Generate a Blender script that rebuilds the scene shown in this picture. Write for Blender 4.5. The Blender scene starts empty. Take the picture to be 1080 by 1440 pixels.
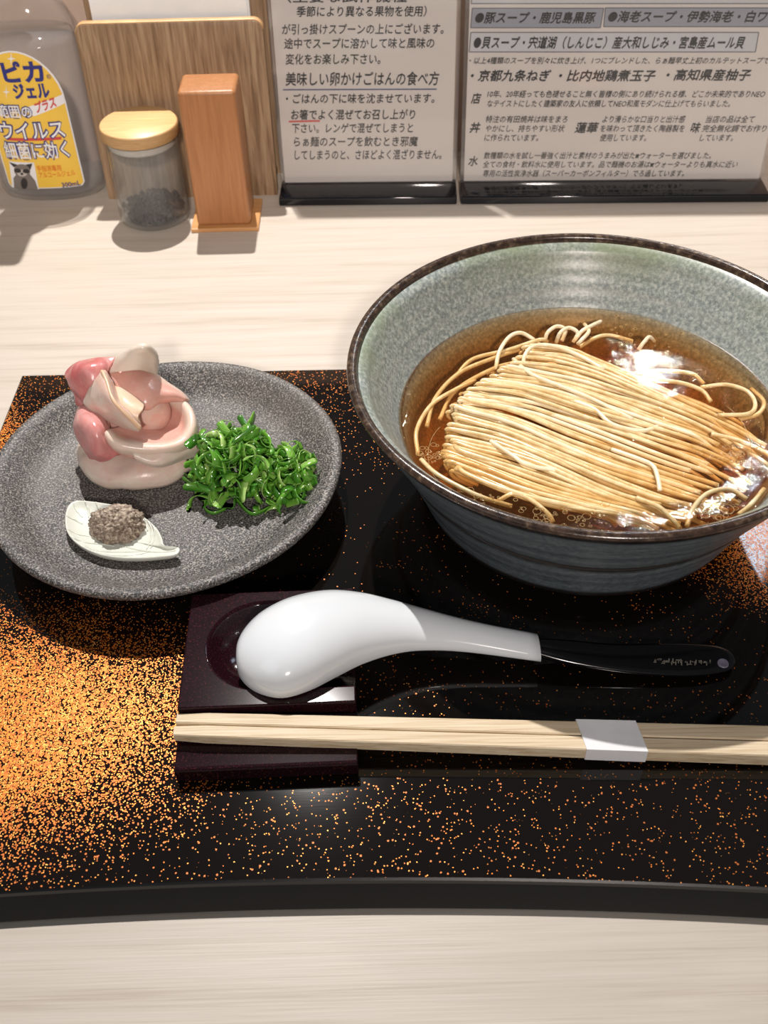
import bpy, bmesh, math, random
from mathutils import Vector, Matrix, noise
random.seed(7)
R = math.radians
scene = bpy.context.scene
col = scene.collection

# ---------------- camera, world, lights, exposure ----------------
F_PX, PITCH, ROLL, CAM_H = 1450.0, R(44.5), R(-1.5), 0.40
cam_data = bpy.data.cameras.new('camera')
cam = bpy.data.objects.new('camera', cam_data); col.objects.link(cam)
cam_data.sensor_fit = 'VERTICAL'; cam_data.sensor_height = 36.0
cam_data.lens = 36.0 * F_PX / 1440.0
cam_data.clip_start = 0.01
cam.matrix_world = Matrix.Translation((0, 0, CAM_H)) @ Matrix.Rotation(R(90) - PITCH, 4, 'X') @ Matrix.Rotation(ROLL, 4, 'Z')
cam_data.dof.use_dof = True
cam_data.dof.focus_distance = 0.50
cam_data.dof.aperture_fstop = 20.0
scene.camera = cam

world = bpy.data.worlds.new('world'); scene.world = world
world.use_nodes = True
world.node_tree.nodes['Background'].inputs[0].default_value = (0.92, 0.96, 1.0, 1)
world.node_tree.nodes['Background'].inputs[1].default_value = 0.11

def light(name, kind, loc, target, power, color, size=0.03, **kw):
    d = bpy.data.lights.new(name, kind); o = bpy.data.objects.new(name, d); col.objects.link(o)
    o.location = loc
    o.rotation_euler = (Vector(target) - Vector(loc)).to_track_quat('-Z', 'Y').to_euler()
    d.energy = power; d.color = color
    if kind == 'AREA':
        d.shape = 'RECTANGLE'; d.size = size; d.size_y = kw.get('size_y', size)
    else:
        d.shadow_soft_size = size
    if kind == 'SPOT':
        d.spot_size = kw.get('angle', R(60)); d.spot_blend = kw.get('blend', .3)
    return o
# assumed ceiling spotlight over the far side of the counter, set by cast shadows
light('assumed_ceiling_spot', 'SPOT', (-0.17, 1.22, 1.51), (0.0, 0.38, 0.0), 149, (1.0, .955, .915), .012, angle=R(80), blend=.3)
# assumed downlight behind the diner, its cone falling on the rear of the counter
light('assumed_rear_downlight', 'SPOT', (0.25, -2.2, 1.90), (0.06, 0.80, 0.10), 290, (1.0, .89, .82), .10, angle=R(16), blend=.55)
# assumed lamps, unseen, placed to give the soup reflections, then one added fill
light('assumed_far_lamp', 'SPOT', (0.71, 2.22, 1.42), (0.1, 0.4, 0), 22, (1.0, .95, .9), .03, angle=R(70), blend=.4)
light('assumed_cool_panel', 'AREA', (0.98, 1.95, 1.40), (0.15, 0.4, 0.06), 4, (.72, .84, 1.0), .16, size_y=.6)  # assumed unseen panel, added for the bluish reflection on the broth
light('side_fill', 'AREA', (-1.2, -0.5, 1.3), (0.0, 0.35, 0.0), 2.5, (.9, .95, 1.0), .9, size_y=.9)  # unseen soft fill, added to brighten the bowl and pork fronts

scene.view_settings.view_transform = 'Standard'
scene.view_settings.look = 'None'
scene.view_settings.gamma = 1.0
scene.view_settings.use_curve_mapping = False
scene.view_settings.exposure = 0.0
scene.cycles.transparent_max_bounces = 24

# ---------------- helpers ----------------
_c, _s = math.cos(ROLL), math.sin(ROLL)
_pc, _ps = math.cos(PITCH), math.sin(PITCH)
def _ray(px, py):
    a, b = (px - 540) / F_PX, (py - 720) / F_PX
    u, v = a * _c + b * _s, -a * _s + b * _c
    return Vector((u, _pc - v * _ps, -_ps - v * _pc))
def at(px, py, Y):            # photo measurement -> point at depth Y
    d = _ray(px, py); t = Y / d.y
    return Vector((d.x * t, Y, CAM_H + d.z * t))
def atz(px, py, z):           # photo measurement -> point at height z
    d = _ray(px, py); t = (z - CAM_H) / d.z
    return Vector((d.x * t, d.y * t, z))

def tag(o, label=None, cat=None, group=None, kind=None):
    if label: o['label'] = label
    if cat: o['category'] = cat
    if group: o['group'] = group
    if kind: o['kind'] = kind
    return o
def empty(name, loc, label, cat, group=None):
    o = bpy.data.objects.new(name, None); col.objects.link(o)
    o.location = loc; o.empty_display_size = .01
    return tag(o, label, cat, group)
def link(name, me, mat=None, parent=None, smooth=True):
    o = bpy.data.objects.new(name, me); col.objects.link(o)
    if mat and not me.materials: me.materials.append(mat)
    if smooth:
        for p in me.polygons: p.use_smooth = True
    if parent:
        o.parent = parent
        o.matrix_parent_inverse = Matrix.Translation(-parent.location)
    return o
def mesh(name, verts, faces, mat=None, parent=None, smooth=True):
    me = bpy.data.meshes.new(name)
    me.from_pydata([tuple(v) for v in verts], [], faces); me.update()
    return link(name, me, mat, parent, smooth)
def from_bm(name, bm, mat=None, parent=None, smooth=True):
    bmesh.ops.recalc_face_normals(bm, faces=bm.faces)
    me = bpy.data.meshes.new(name); bm.to_mesh(me); bm.free()
    return link(name, me, mat, parent, smooth)
def autosmooth(o, ang=35):
    m = o.modifiers.new('es', 'EDGE_SPLIT'); m.split_angle = R(ang)
    return o
def lathe_data(profile, segs=96, center=(0, 0), closed=False, wob=None):
    V, Fc = [], []
    n = len(profile)
    for i in range(segs):
        a = 2 * math.pi * i / segs
        for j, (r, z) in enumerate(profile):
            k = wob(a, r, z) if wob else 1.0
            V.append((center[0] + math.cos(a) * r * k, center[1] + math.sin(a) * r * k, z))
    m = n if closed else n - 1
    for i in range(segs):
        for j in range(m):
            a, b = i * n + j, i * n + (j + 1) % n
            c, d = ((i + 1) % segs) * n + (j + 1) % n, ((i + 1) % segs) * n + j
            Fc.append((a, d, c, b))
    return V, Fc
def lathe(name, profile, mat, parent=None, segs=96, center=(0, 0), closed=False, wob=None):
    V, Fc = lathe_data(profile, segs, center, closed, wob)
    bm = bmesh.new()
    vs = [bm.verts.new(v) for v in V]
    for f in Fc:
        try: bm.faces.new([vs[i] for i in f])
        except ValueError: pass
    bmesh.ops.remove_doubles(bm, verts=bm.verts, dist=1e-6)
    return from_bm(name, bm, mat, parent)
def smooth_path(pts, n=24):
    pts = [Vector(p) for p in pts]
    P = [pts[0] * 2 - pts[1]] + pts + [pts[-1] * 2 - pts[-2]]
    out = []; segs = len(pts) - 1
    for k in range(n + 1):
        t = k / n * segs; i = min(int(t), segs - 1); f = t - i
        p0, p1, p2, p3 = P[i], P[i + 1], P[i + 2], P[i + 3]
        out.append(.5 * ((2 * p1) + (p2 - p0) * f + (2 * p0 - 5 * p1 + 4 * p2 - p3) * f * f + (3 * p1 - p0 - 3 * p2 + p3) * f ** 3))
    return out
def tube_data(path, rad, sides=8, flat=1.0, up=Vector((0, 0, 1))):
    V, Fc = [], []
    n = len(path)
    for i, p in enumerate(path):
        t = (path[min(i + 1, n - 1)] - path[max(i - 1, 0)]).normalized()
        s = t.cross(up)
        if s.length < 1e-4: s = t.cross(Vector((1, 0, 0)))
        s.normalize(); w = s.cross(t).normalized()
        r = rad(i / (n - 1)) if callable(rad) else rad
        for k in range(sides):
            a = 2 * math.pi * k / sides
            V.append(p + s * math.cos(a) * r + w * math.sin(a) * r * flat)
    for i in range(n - 1):
        for k in range(sides):
            a, b = i * sides + k, i * sides + (k + 1) % sides
            Fc.append((a, b, b + sides, a + sides))
    Fc.append(tuple(range(sides - 1, -1, -1)))
    Fc.append(tuple(range((n - 1) * sides, n * sides)))
    return V, Fc
def tube(name, pts, rad, mat, parent=None, n=24, sides=8, flat=1.0):
    V, Fc = tube_data(smooth_path(pts, n), rad, sides, flat)
    return mesh(name, V, Fc, mat, parent)
def box_bm(x0, x1, y0, y1, z0, z1, bev=0, seg=3):
    bm = bmesh.new()
    bmesh.ops.create_cube(bm, size=1)
    for v in bm.verts:
        v.co = Vector((x0 if v.co.x < 0 else x1, y0 if v.co.y < 0 else y1, z0 if v.co.z < 0 else z1))
    if bev: bmesh.ops.bevel(bm, geom=list(bm.edges), offset=bev, segments=seg, profile=.5, affect='EDGES', clamp_overlap=True)
    return bm
def rounded_outline(x0, x1, z0, z1, r, rb=None, n=8):
    rb = r if rb is None else rb; pts = []
    for cx, cz, a0, rr in ((x1 - r, z1 - r, 0, r), (x0 + r, z1 - r, 90, r), (x0 + rb, z0 + rb, 180, rb), (x1 - rb, z0 + rb, 270, rb)):
        if rr < 1e-6: pts.append((cx, cz)); continue
        for k in range(n + 1):
            a = R(a0 + 90 * k / n); pts.append((cx + rr * math.cos(a), cz + rr * math.sin(a)))
    return pts
def prism_bm(outline, lift, bev=0):      # lift: (a,b,t)-> Vector for t in {0,1}
    bm = bmesh.new(); n = len(outline)
    A = [bm.verts.new(lift(a, b, 0)) for a, b in outline]; B = [bm.verts.new(lift(a, b, 1)) for a, b in outline]
    fa = bm.faces.new(A); fb = bm.faces.new(B[::-1])
    for i in range(n): bm.faces.new((A[i], B[i], B[(i + 1) % n], A[(i + 1) % n]))
    if bev:
        eds = [e for e in bm.edges if e in fa.edges[:] or e in fb.edges[:]]
        bmesh.ops.bevel(bm, geom=eds, offset=bev, segments=3, profile=.5, affect='EDGES', clamp_overlap=True)
    return bm

# ---------------- materials ----------------
def mat(name, color=(.8, .8, .8), rough=.5, metal=0, **kw):
    m = bpy.data.materials.new(name); m.use_nodes = True
    b = m.node_tree.nodes['Principled BSDF']
    b.inputs['Base Color'].default_value = (*color, 1); b.inputs['Roughness'].default_value = rough; b.inputs['Metallic'].default_value = metal
    for k, v in kw.items():
        b.inputs[k.replace('_', ' ')].default_value = v
    return m
class G:                       # small node-graph helper
    def __init__(s, m): s.m = m; s.t = m.node_tree; s.b = s.t.nodes['Principled BSDF']
    def n(s, typ, **kw):
        nd = s.t.nodes.new(typ)
        ins = kw.pop('ins', {})
        for k, v in kw.items(): setattr(nd, k, v)
        for k, v in ins.items():
            if isinstance(v, bpy.types.NodeSocket): s.t.links.new(v, nd.inputs[k])
            else: nd.inputs[k].default_value = v
        return nd
    def L(s, a, b): s.t.links.new(a, b)
    def coord(s, scale=(1, 1, 1)):
        c = s.n('ShaderNodeTexCoord')
        return s.n('ShaderNodeMapping', ins={0: c.outputs['Object'], 3: scale}).outputs[0]
    def noise(s, vec, scale, detail=4, rough=.6, dist=0):
        return s.n('ShaderNodeTexNoise', ins={'Vector': vec, 'Scale': scale, 'Detail': detail, 'Roughness': rough, 'Distortion': dist}).outputs[0]
    def ramp(s, fac, stops):
        r = s.n('ShaderNodeValToRGB', ins={0: fac}); e = r.color_ramp.elements
        while len(e) < len(stops): e.new(.5)
        for x, (p, c) in zip(e, stops): x.position = p; x.color = (*c, 1)
        return r.outputs[0]
    def math(s, op, a, b=0.0, c=None, clamp=False):
        d = {0: a, 1: b}
        if c is not None: d[2] = c
        return s.n('ShaderNodeMath', operation=op, use_clamp=clamp, ins=d).outputs[0]
    def mix(s, fac, a, b):
        nd = s.t.nodes.new('ShaderNodeMix'); nd.data_type = 'RGBA'
        for idx, v in ((0, fac), (6, a), (7, b)):
            if isinstance(v, bpy.types.NodeSocket): s.t.links.new(v, nd.inputs[idx])
            else: nd.inputs[idx].default_value = v if idx == 0 else (*v, 1)
        return nd.outputs[2]
    def bump(s, h, strength=.3, dist=.001):
        o = s.n('ShaderNodeBump', ins={'Height': h, 'Strength': strength, 'Distance': dist}).outputs[0]
        s.L(o, s.b.inputs['Normal']); return o
    def base(s, c): s.L(c, s.b.inputs['Base Color'])

def mat_counter():
    m = mat('pale_wood_laminate', rough=.42); g = G(m)
    v = g.coord((1, 26, 1)); n1 = g.noise(v, 5, 6, .65, .25)
    v2 = g.coord((3, 190, 1)); n2 = g.noise(v2, 5, 3, .6, .1)
    n3 = g.noise(g.coord((2.2, 2.2, 1)), 2, 2)
    a = g.math('ADD', g.math('MULTIPLY', n1, .6), g.math('MULTIPLY', n2, .4))
    c = g.ramp(a, [(.34, (.43, .355, .285)), (.47, (.53, .46, .385)), (.62, (.585, .52, .45))])
    c = g.mix(g.math('MULTIPLY', n3, .25), c, (.62, .565, .52))
    g.base(c); g.bump(n2, .10, .0006); m.node_tree.nodes['Principled BSDF'].inputs['Specular IOR Level'].default_value = .35
    return m
def mat_lacquer():
    m = mat('speckled_lacquer', (.004, .003, .003), .05); g = G(m)
    co = g.n('ShaderNodeTexCoord').outputs['Object']
    sep = g.n('ShaderNodeSeparateXYZ', ins={0: co}); X, Y = sep.outputs[0], sep.outputs[1]
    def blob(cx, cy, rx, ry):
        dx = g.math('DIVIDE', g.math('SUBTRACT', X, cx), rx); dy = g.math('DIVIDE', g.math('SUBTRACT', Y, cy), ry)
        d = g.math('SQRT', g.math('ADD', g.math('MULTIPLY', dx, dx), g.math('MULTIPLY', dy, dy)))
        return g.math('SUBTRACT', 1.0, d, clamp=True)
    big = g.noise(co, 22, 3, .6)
    d = g.math('ADD', blob(-.205, .264, .175, .088), g.math('MULTIPLY', blob(.245, .375, .110, .085), 1.3))  # dust blobs, thinned under plate and bowl shadows to put shade into the pattern
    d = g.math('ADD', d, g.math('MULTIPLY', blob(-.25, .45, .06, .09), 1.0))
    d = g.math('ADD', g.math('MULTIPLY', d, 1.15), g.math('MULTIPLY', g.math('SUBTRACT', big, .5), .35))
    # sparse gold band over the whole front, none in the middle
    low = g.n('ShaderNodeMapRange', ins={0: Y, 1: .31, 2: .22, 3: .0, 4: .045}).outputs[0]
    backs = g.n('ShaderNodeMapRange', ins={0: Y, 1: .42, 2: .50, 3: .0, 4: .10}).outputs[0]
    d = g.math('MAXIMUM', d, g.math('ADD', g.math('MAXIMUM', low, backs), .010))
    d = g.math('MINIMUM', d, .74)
    def layer(scale, lo, hi):
        vo = g.n('ShaderNodeTexVoronoi', ins={'Vector': co, 'Scale': scale, 'Randomness': 1.0})
        wn = g.n('ShaderNodeTexWhiteNoise', noise_dimensions='3D', ins={0: vo.outputs['Color']})
        on = g.math('LESS_THAN', wn.outputs[0], g.math('MULTIPLY', d, hi))
        sz = g.math('MULTIPLY_ADD', wn.outputs[0], -.1, lo)
        nn = g.math('MULTIPLY', g.math('SUBTRACT', g.noise(co, scale * 2.5, 1), .5), .3)
        near = g.math('LESS_THAN', g.math('ADD', vo.outputs['Distance'], nn), g.math('ADD', sz, g.math('MULTIPLY', d, .35)))
        return g.math('MULTIPLY', on, near), wn.outputs[1]
    l1, c1 = layer(900, .36, .75); l2, c2 = layer(1500, .38, .9)
    f = g.math('MAXIMUM', l1, l2)
    sc = g.n('ShaderNodeSeparateColor', ins={0: c1})
    fl = g.ramp(sc.outputs[0], [(0, (.45, .11, .012)), (.45, (.92, .24, .02)), (1, (1.0, .48, .10))])
    brown = g.mix(g.math('MULTIPLY', d, .6, clamp=True), (.0035, .0025, .002), (.028, .007, .003))
    g.base(g.mix(f, brown, fl))
    g.L(g.math('MULTIPLY', f, .42), g.b.inputs['Metallic'])
    g.L(g.math('MULTIPLY_ADD', f, .40, .05), g.b.inputs['Roughness'])
    g.b.inputs['Coat Weight'].default_value = .3; g.b.inputs['Coat Roughness'].default_value = .04
    # fine brushing marks in the clear coat
    s = g.noise(g.coord((30, 400, 1)), 3, 2)
    g.bump(s, .012, .0003)
    return m
def mat_stoneware():
    m = mat('dark_stoneware', rough=.55); g = G(m)
    co = g.coord()
    a = g.noise(co, 1150, 2, .55); b = g.noise(co, 14, 3, .6)
    c = g.ramp(a, [(.38, (.018, .018, .019)), (.46, (.058, .055, .053)), (.54, (.118, .110, .103)), (.66, (.36, .33, .30))])
    c2 = g.mix(g.ramp(b, [(.45, (0, 0, 0)), (.7, (1, 1, 1))]), c, (.15, .125, .105))
    c3 = g.mix(.35, c, c2); g.base(c3)
    g.bump(a, .35, .0006); g.b.inputs['Specular IOR Level'].default_value = .5
    return m
def mat_glaze():
    m = mat('bowl_glaze', rough=.33); g = G(m)
    co = g.coord(); n = g.noise(co, 520, 3, .7); ringv = g.coord((1, 1, 95)); b = g.noise(co, 16, 3, .55); rg = g.noise(ringv, 2.2, 3, .6)
    sep = g.n('ShaderNodeSeparateXYZ', ins={0: co}); Z = sep.outputs[2]
    fine = g.ramp(n, [(.35, (.16, .19, .185)), (.5, (.27, .305, .285)), (.66, (.44, .47, .43))])
    green = g.mix(n, (.15, .19, .10), (.27, .31, .20))
    up = g.n('ShaderNodeMapRange', ins={0: Z, 1: .078, 2: .096, 3: 0., 4: .9}).outputs[0]
    gm = g.math('MULTIPLY', up, g.ramp(b, [(.42, (0, 0, 0)), (.62, (1, 1, 1))]))
    c = g.mix(gm, fine, green)
    c = g.mix(g.math('MULTIPLY', g.ramp(rg, [(.5, (0, 0, 0)), (.75, (1, 1, 1))]), .35), c, (.36, .35, .31))
    g.base(c); g.bump(g.math('ADD', g.math('MULTIPLY', n, .5), g.math('MULTIPLY', rg, .5)), .12, .0008)
    return m
def mat_glaze_out():
    m = mat('bowl_outer_glaze', rough=.30); g = G(m)
    co = g.coord(); n = g.noise(co, 420, 3, .7); n2 = g.noise(g.coord((1, 1, 60)), 4, 4)
    c = g.ramp(g.math('ADD', g.math('MULTIPLY', n, .5), g.math('MULTIPLY', n2, .5)), [(.34, (.042, .054, .064)), (.5, (.085, .104, .118)), (.66, (.16, .18, .19))])
    Z = g.n('ShaderNodeSeparateXYZ', ins={0: co}).outputs[2]
    wob = g.math('MULTIPLY', g.math('SUBTRACT', g.noise(co, 60, 2), .5), .0016)
    zz = g.math('ADD', Z, wob)
    k = None
    for z0, w in ((.0553, .0036), (.0950, .0026), (.0235, .0040)):  # dark rings; the one below the rim is rim shade painted in
        d = g.math('ABSOLUTE', g.math('SUBTRACT', zz, z0)); f = g.n('ShaderNodeMapRange', ins={0: d, 1: w * .5, 2: w * 1.3, 3: 1., 4: 0.}).outputs[0]
        k = f if k is None else g.math('MAXIMUM', k, f)
    g.base(g.mix(k, c, (.012, .010, .010))); g.bump(n, .1, .0005)
    return m
def mat_noisy(name, stops, scale=(1, 1, 1), ns=10, rough=.5, bump=0, detail=5, dist=0, **kw):
    m = mat(name, rough=rough, **kw); g = G(m)
    n = g.noise(g.coord(scale), ns, detail, .6, dist); g.base(g.ramp(n, stops))
    if bump: g.bump(n, bump, .0008)
    return m
def mat_clear(name, tint, haze=.06, hazecol=(.7, .7, .72), rough=.03, ior=1.45):
    m = bpy.data.materials.new(name); m.use_nodes = True; t = m.node_tree; t.nodes.remove(t.nodes['Principled BSDF'])
    out = t.nodes['Material Output']
    tr = t.nodes.new('ShaderNodeBsdfTransparent'); tr.inputs[0].default_value = (*tint, 1)
    di = t.nodes.new('ShaderNodeBsdfDiffuse'); di.inputs[0].default_value = (*hazecol, 1)
    gl = t.nodes.new('ShaderNodeBsdfGlossy'); gl.inputs['Roughness'].default_value = rough
    lw = t.nodes.new('ShaderNodeLayerWeight'); lw.inputs[0].default_value = .5
    pw = t.nodes.new('ShaderNodeMath'); pw.operation = 'POWER'; pw.inputs[1].default_value = 5; t.links.new(lw.outputs['Facing'], pw.inputs[0])
    fr = t.nodes.new('ShaderNodeMath'); fr.operation = 'MULTIPLY_ADD'; fr.inputs[1].default_value = .85; fr.inputs[2].default_value = ((ior - 1) / (ior + 1)) ** 2
    t.links.new(pw.outputs[0], fr.inputs[0])
    a = t.nodes.new('ShaderNodeMixShader'); a.inputs[0].default_value = haze
    b = t.nodes.new('ShaderNodeMixShader')
    t.links.new(tr.outputs[0], a.inputs[1]); t.links.new(di.outputs[0], a.inputs[2])
    t.links.new(fr.outputs[0], b.inputs[0]); t.links.new(a.outputs[0], b.inputs[1]); t.links.new(gl.outputs[0], b.inputs[2])
    t.links.new(b.outputs[0], out.inputs[0])
    return m
def mat_broth():
    m = mat_clear('amber_broth', (1, .97, .9), .05, (.50, .24, .06), .02, 1.36)
    t = m.node_tree; g = G.__new__(G); g.m = m; g.t = t
    va = t.nodes.new('ShaderNodeVolumeAbsorption'); va.inputs[0].default_value = (.93, .62, .22, 1); va.inputs[1].default_value = 62
    t.links.new(va.outputs[0], t.nodes['Material Output'].inputs['Volume'])
    co = g.coord(); n = g.noise(co, 130, 5, .62, .8)
    bp = g.n('ShaderNodeBump', ins={'Height': n, 'Strength': .13, 'Distance': .0010})
    for nd in t.nodes:
        if nd.type in ('BSDF_GLOSSY', 'LAYER_WEIGHT'): t.links.new(bp.outputs[0], nd.inputs['Normal'])
    return m
def mat_pork(name, lean, fat, rough=.27):
    m = mat(name, rough=rough); g = G(m)
    at_ = g.n('ShaderNodeAttribute', attribute_name='fat').outputs['Fac']
    co = g.coord(); n = g.noise(co, 120, 4, .6, .6); n2 = g.noise(co, 700, 2)
    f = g.math('ADD', at_, g.math('MULTIPLY', g.math('SUBTRACT', n, .5), .9), clamp=True)
    c = g.mix(g.ramp(f, [(.25, (0, 0, 0)), (.7, (1, 1, 1))]), lean, fat)
    g.base(g.mix(g.math('MULTIPLY', n2, .15), c, tuple(min(1, x * 1.25) for x in fat)))
    g.b.inputs['Subsurface Weight'].default_value = .35; g.b.inputs['Subsurface Radius'].default_value = (.006, .003, .002); g.b.inputs['Subsurface Scale'].default_value = .6
    g.bump(g.math('ADD', n, g.math('MULTIPLY', n2, .25)), .28, .0009)
    return m

M = {}
M['counter'] = mat_counter()
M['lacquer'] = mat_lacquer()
M['tray_side'] = mat('black_tray_edge', (.006, .006, .007), .27)
M['stone'] = mat_stoneware()
M['glaze'] = mat_glaze(); M['glaze_out'] = mat_glaze_out()
M['rim'] = mat_noisy('iron_brown_rim', [(.35, (.018, .010, .008)), (.55, (.05, .03, .02)), (.72, (.17, .12, .08))], ns=260, rough=.22, bump=.2)
M['wall'] = mat_noisy('tan_wall', [(.3, (.60, .45, .36)), (.7, (.66, .50, .40))], ns=6, rough=.8)
M['oak'] = mat_noisy('oak_veneer', [(.32, (.17, .095, .045)), (.5, (.29, .18, .10)), (.68, (.40, .27, .16))], (90, 90, 3.0), 4, .5, .15, dist=.4)
M['oak_edge'] = mat_noisy('oak_edge', [(.3, (.50, .28, .12)), (.7, (.66, .42, .20))], (8, 8, 8), 6, .45)
M['cherry'] = mat_noisy('orange_brown_wood', [(.3, (.36, .15, .055)), (.7, (.47, .21, .085))], (160, 160, 8), 3, .4, .08)
M['cherry_lt'] = mat_noisy('orange_wood_base', [(.3, (.52, .25, .09)), (.7, (.64, .33, .13))], (10, 90, 90), 3, .4)
M['bamboo'] = mat_noisy('bamboo', [(.3, (.66, .40, .17)), (.7, (.80, .53, .25))], (12, 120, 12), 3, .42, .05)
M['bamboo_edge'] = mat_noisy('bamboo_edge', [(.3, (.42, .24, .10)), (.7, (.55, .34, .15))], (40, 40, 400), 3, .5)
M['glass'] = mat_clear('jar_glass', (.96, .97, .97), .06, (.75, .75, .75), .02, 1.45)
M['silicone'] = mat_clear('silicone_ring', (.8, .78, .74), .55, (.72, .68, .62), .3)
M['plastic'] = mat_clear('clear_plastic', (.97, .97, .97), .05, (.80, .79, .78), .06, 1.42)
M['gel'] = mat_clear('clear_gel', (.96, .97, .98), .08, (.80, .80, .82), .08, 1.2)
M['acrylic'] = mat_clear('clear_acrylic', (.96, .96, .96), .03, (.8, .8, .8), .05, 1.4)
M['black_acrylic'] = mat('black_acrylic', (.006, .007, .010), .06)
M['paper'] = mat_noisy('menu_paper', [(.3, (.66, .60, .56)), (.7, (.70, .64, .60))], ns=5, rough=.55)
M['napkin'] = mat_noisy('paper_napkin', [(.3, (.78, .80, .81)), (.7, (.86, .87, .87))], ns=30, rough=.9, bump=.2)
M['ink'] = mat('black_ink', (.022, .018, .018), .6)
M['ink_blue'] = mat('navy_line', (.03, .05, .16), .6)
M['ink_red'] = mat('red_line', (.62, .07, .06), .6)
M['box_grey'] = mat('grey_panel_print', (.30, .31, .36), .6)
M['box_light'] = mat('light_panel_print', (.56, .56, .58), .6)
M['box_line'] = mat('panel_outline_print', (.14, .13, .14), .6)
M['label'] = mat_noisy('yellow_label', [(.3, (.86, .52, .04)), (.7, (.92, .62, .10))], ns=9, rough=.4)
M['label_navy'] = mat('label_navy', (.02, .025, .20), .4)
M['label_white'] = mat('label_white', (.85, .84, .86), .4)
M['label_orange'] = mat('label_orange', (.75, .20, .02), .4)
M['yellow_cap'] = mat('yellow_cap', (.72, .62, .03), .35)
M['lacquer_red'] = mat_noisy('dark_red_lacquer', [(.45, (.010, .003, .005)), (.62, (.020, .005, .008)), (.76, (.11, .020, .030))], ns=1500, rough=.10, detail=2, Specular_IOR_Level=.25)
M['porcelain'] = mat('white_porcelain', (.68, .71, .74), .12, Coat_Weight=.4, Coat_Roughness=.04)
M['black_gloss'] = mat('black_spoon_lacquer', (.004, .004, .005), .13)
M['gold_faint'] = mat('faint_gold_print', (.20, .18, .15), .5)
M['hole_reflection'] = mat('hole_grey', (.16, .15, .20), .3)
M['chopstick'] = mat_noisy('pale_cedar', [(.3, (.48, .34, .19)), (.5, (.66, .53, .36)), (.7, (.74, .63, .46))], (3, 420, 200), 4, .6, .15)
M['band'] = mat_noisy('white_paper_band', [(.3, (.74, .74, .76)), (.7, (.82, .82, .84))], ns=60, rough=.8)
M['pork'] = mat_pork('pale_pork', (.66, .34, .28), (.68, .54, .45))
M['pork_lean'] = mat_pork('red_lean_pork', (.50, .12, .12), (.62, .30, .28))
M['pork_fat'] = mat_pork('white_pork_fat', (.64, .44, .37), (.70, .61, .52), .3)
M['pork_tan'] = mat_pork('tan_seared_edge', (.62, .42, .27), (.70, .54, .40), .35)
M['leafdish'] = mat_noisy('pale_celadon', [(.3, (.66, .68, .60)), (.7, (.74, .75, .68))], ns=60, rough=.22, Coat_Weight=.3)
M['leafvein'] = mat('celadon_vein', (.60, .62, .54), .3)
M['noodle'] = mat_noisy('wheat_noodle', [(.35, (.60, .40, .17)), (.5, (.70, .51, .25)), (.66, (.77, .60, .35))], ns=160, rough=.28, Subsurface_Weight=.0, Coat_Weight=.25, Coat_Roughness=.1)
M['noodle_pale'] = mat_noisy('pale_dry_noodle', [(.35, (.76, .61, .37)), (.66, (.84, .73, .52))], ns=160, rough=.3, Coat_Weight=.25, Coat_Roughness=.1)
M['broth'] = mat_broth()
M['oil'] = mat_clear('oil_drop', (.97, .86, .62), .25, (.85, .62, .30), .05, 1.8)
M['paste'] = mat_noisy('grey_brown_paste', [(.33, (.09, .06, .04)), (.5, (.28, .21, .155)), (.66, (.55, .46, .36))], ns=520, rough=.5, bump=.6, Coat_Weight=.15)
M['spice'] = mat_noisy('dark_peppercorns', [(.3, (.010, .008, .007)), (.7, (.05, .038, .03))], ns=300, rough=.6)
def mat_scallion():
    m = mat('scallion_green', rough=.22); g = G(m)
    a = g.n('ShaderNodeAttribute', attribute_name='tint').outputs['Fac']
    g.base(g.ramp(a, [(0, (.018, .085, .008)), (.4, (.055, .22, .015)), (.75, (.16, .38, .045)), (1, (.42, .58, .20))]))
    g.b.inputs['Subsurface Weight'].default_value = .25; g.b.inputs['Subsurface Radius'].default_value = (.001, .003, .0006)
    g.b.inputs['Coat Weight'].default_value = .5; g.b.inputs['Coat Roughness'].default_value = .08
    return m
M['scallion'] = mat_scallion()

# ---------------- setting ----------------
WALL_Y = .845
ct = from_bm('counter', box_bm(-1.1, 1.1, -.25, WALL_Y, -.03, 0), M['counter'], smooth=False)
tag(ct, 'pale cream wood-grain counter top that everything stands on', 'counter')
w = from_bm('wall_back', box_bm(-1.1, 1.1, WALL_Y, WALL_Y + .03, -.03, .27), M['wall'], smooth=False); tag(w, kind='structure')

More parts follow.
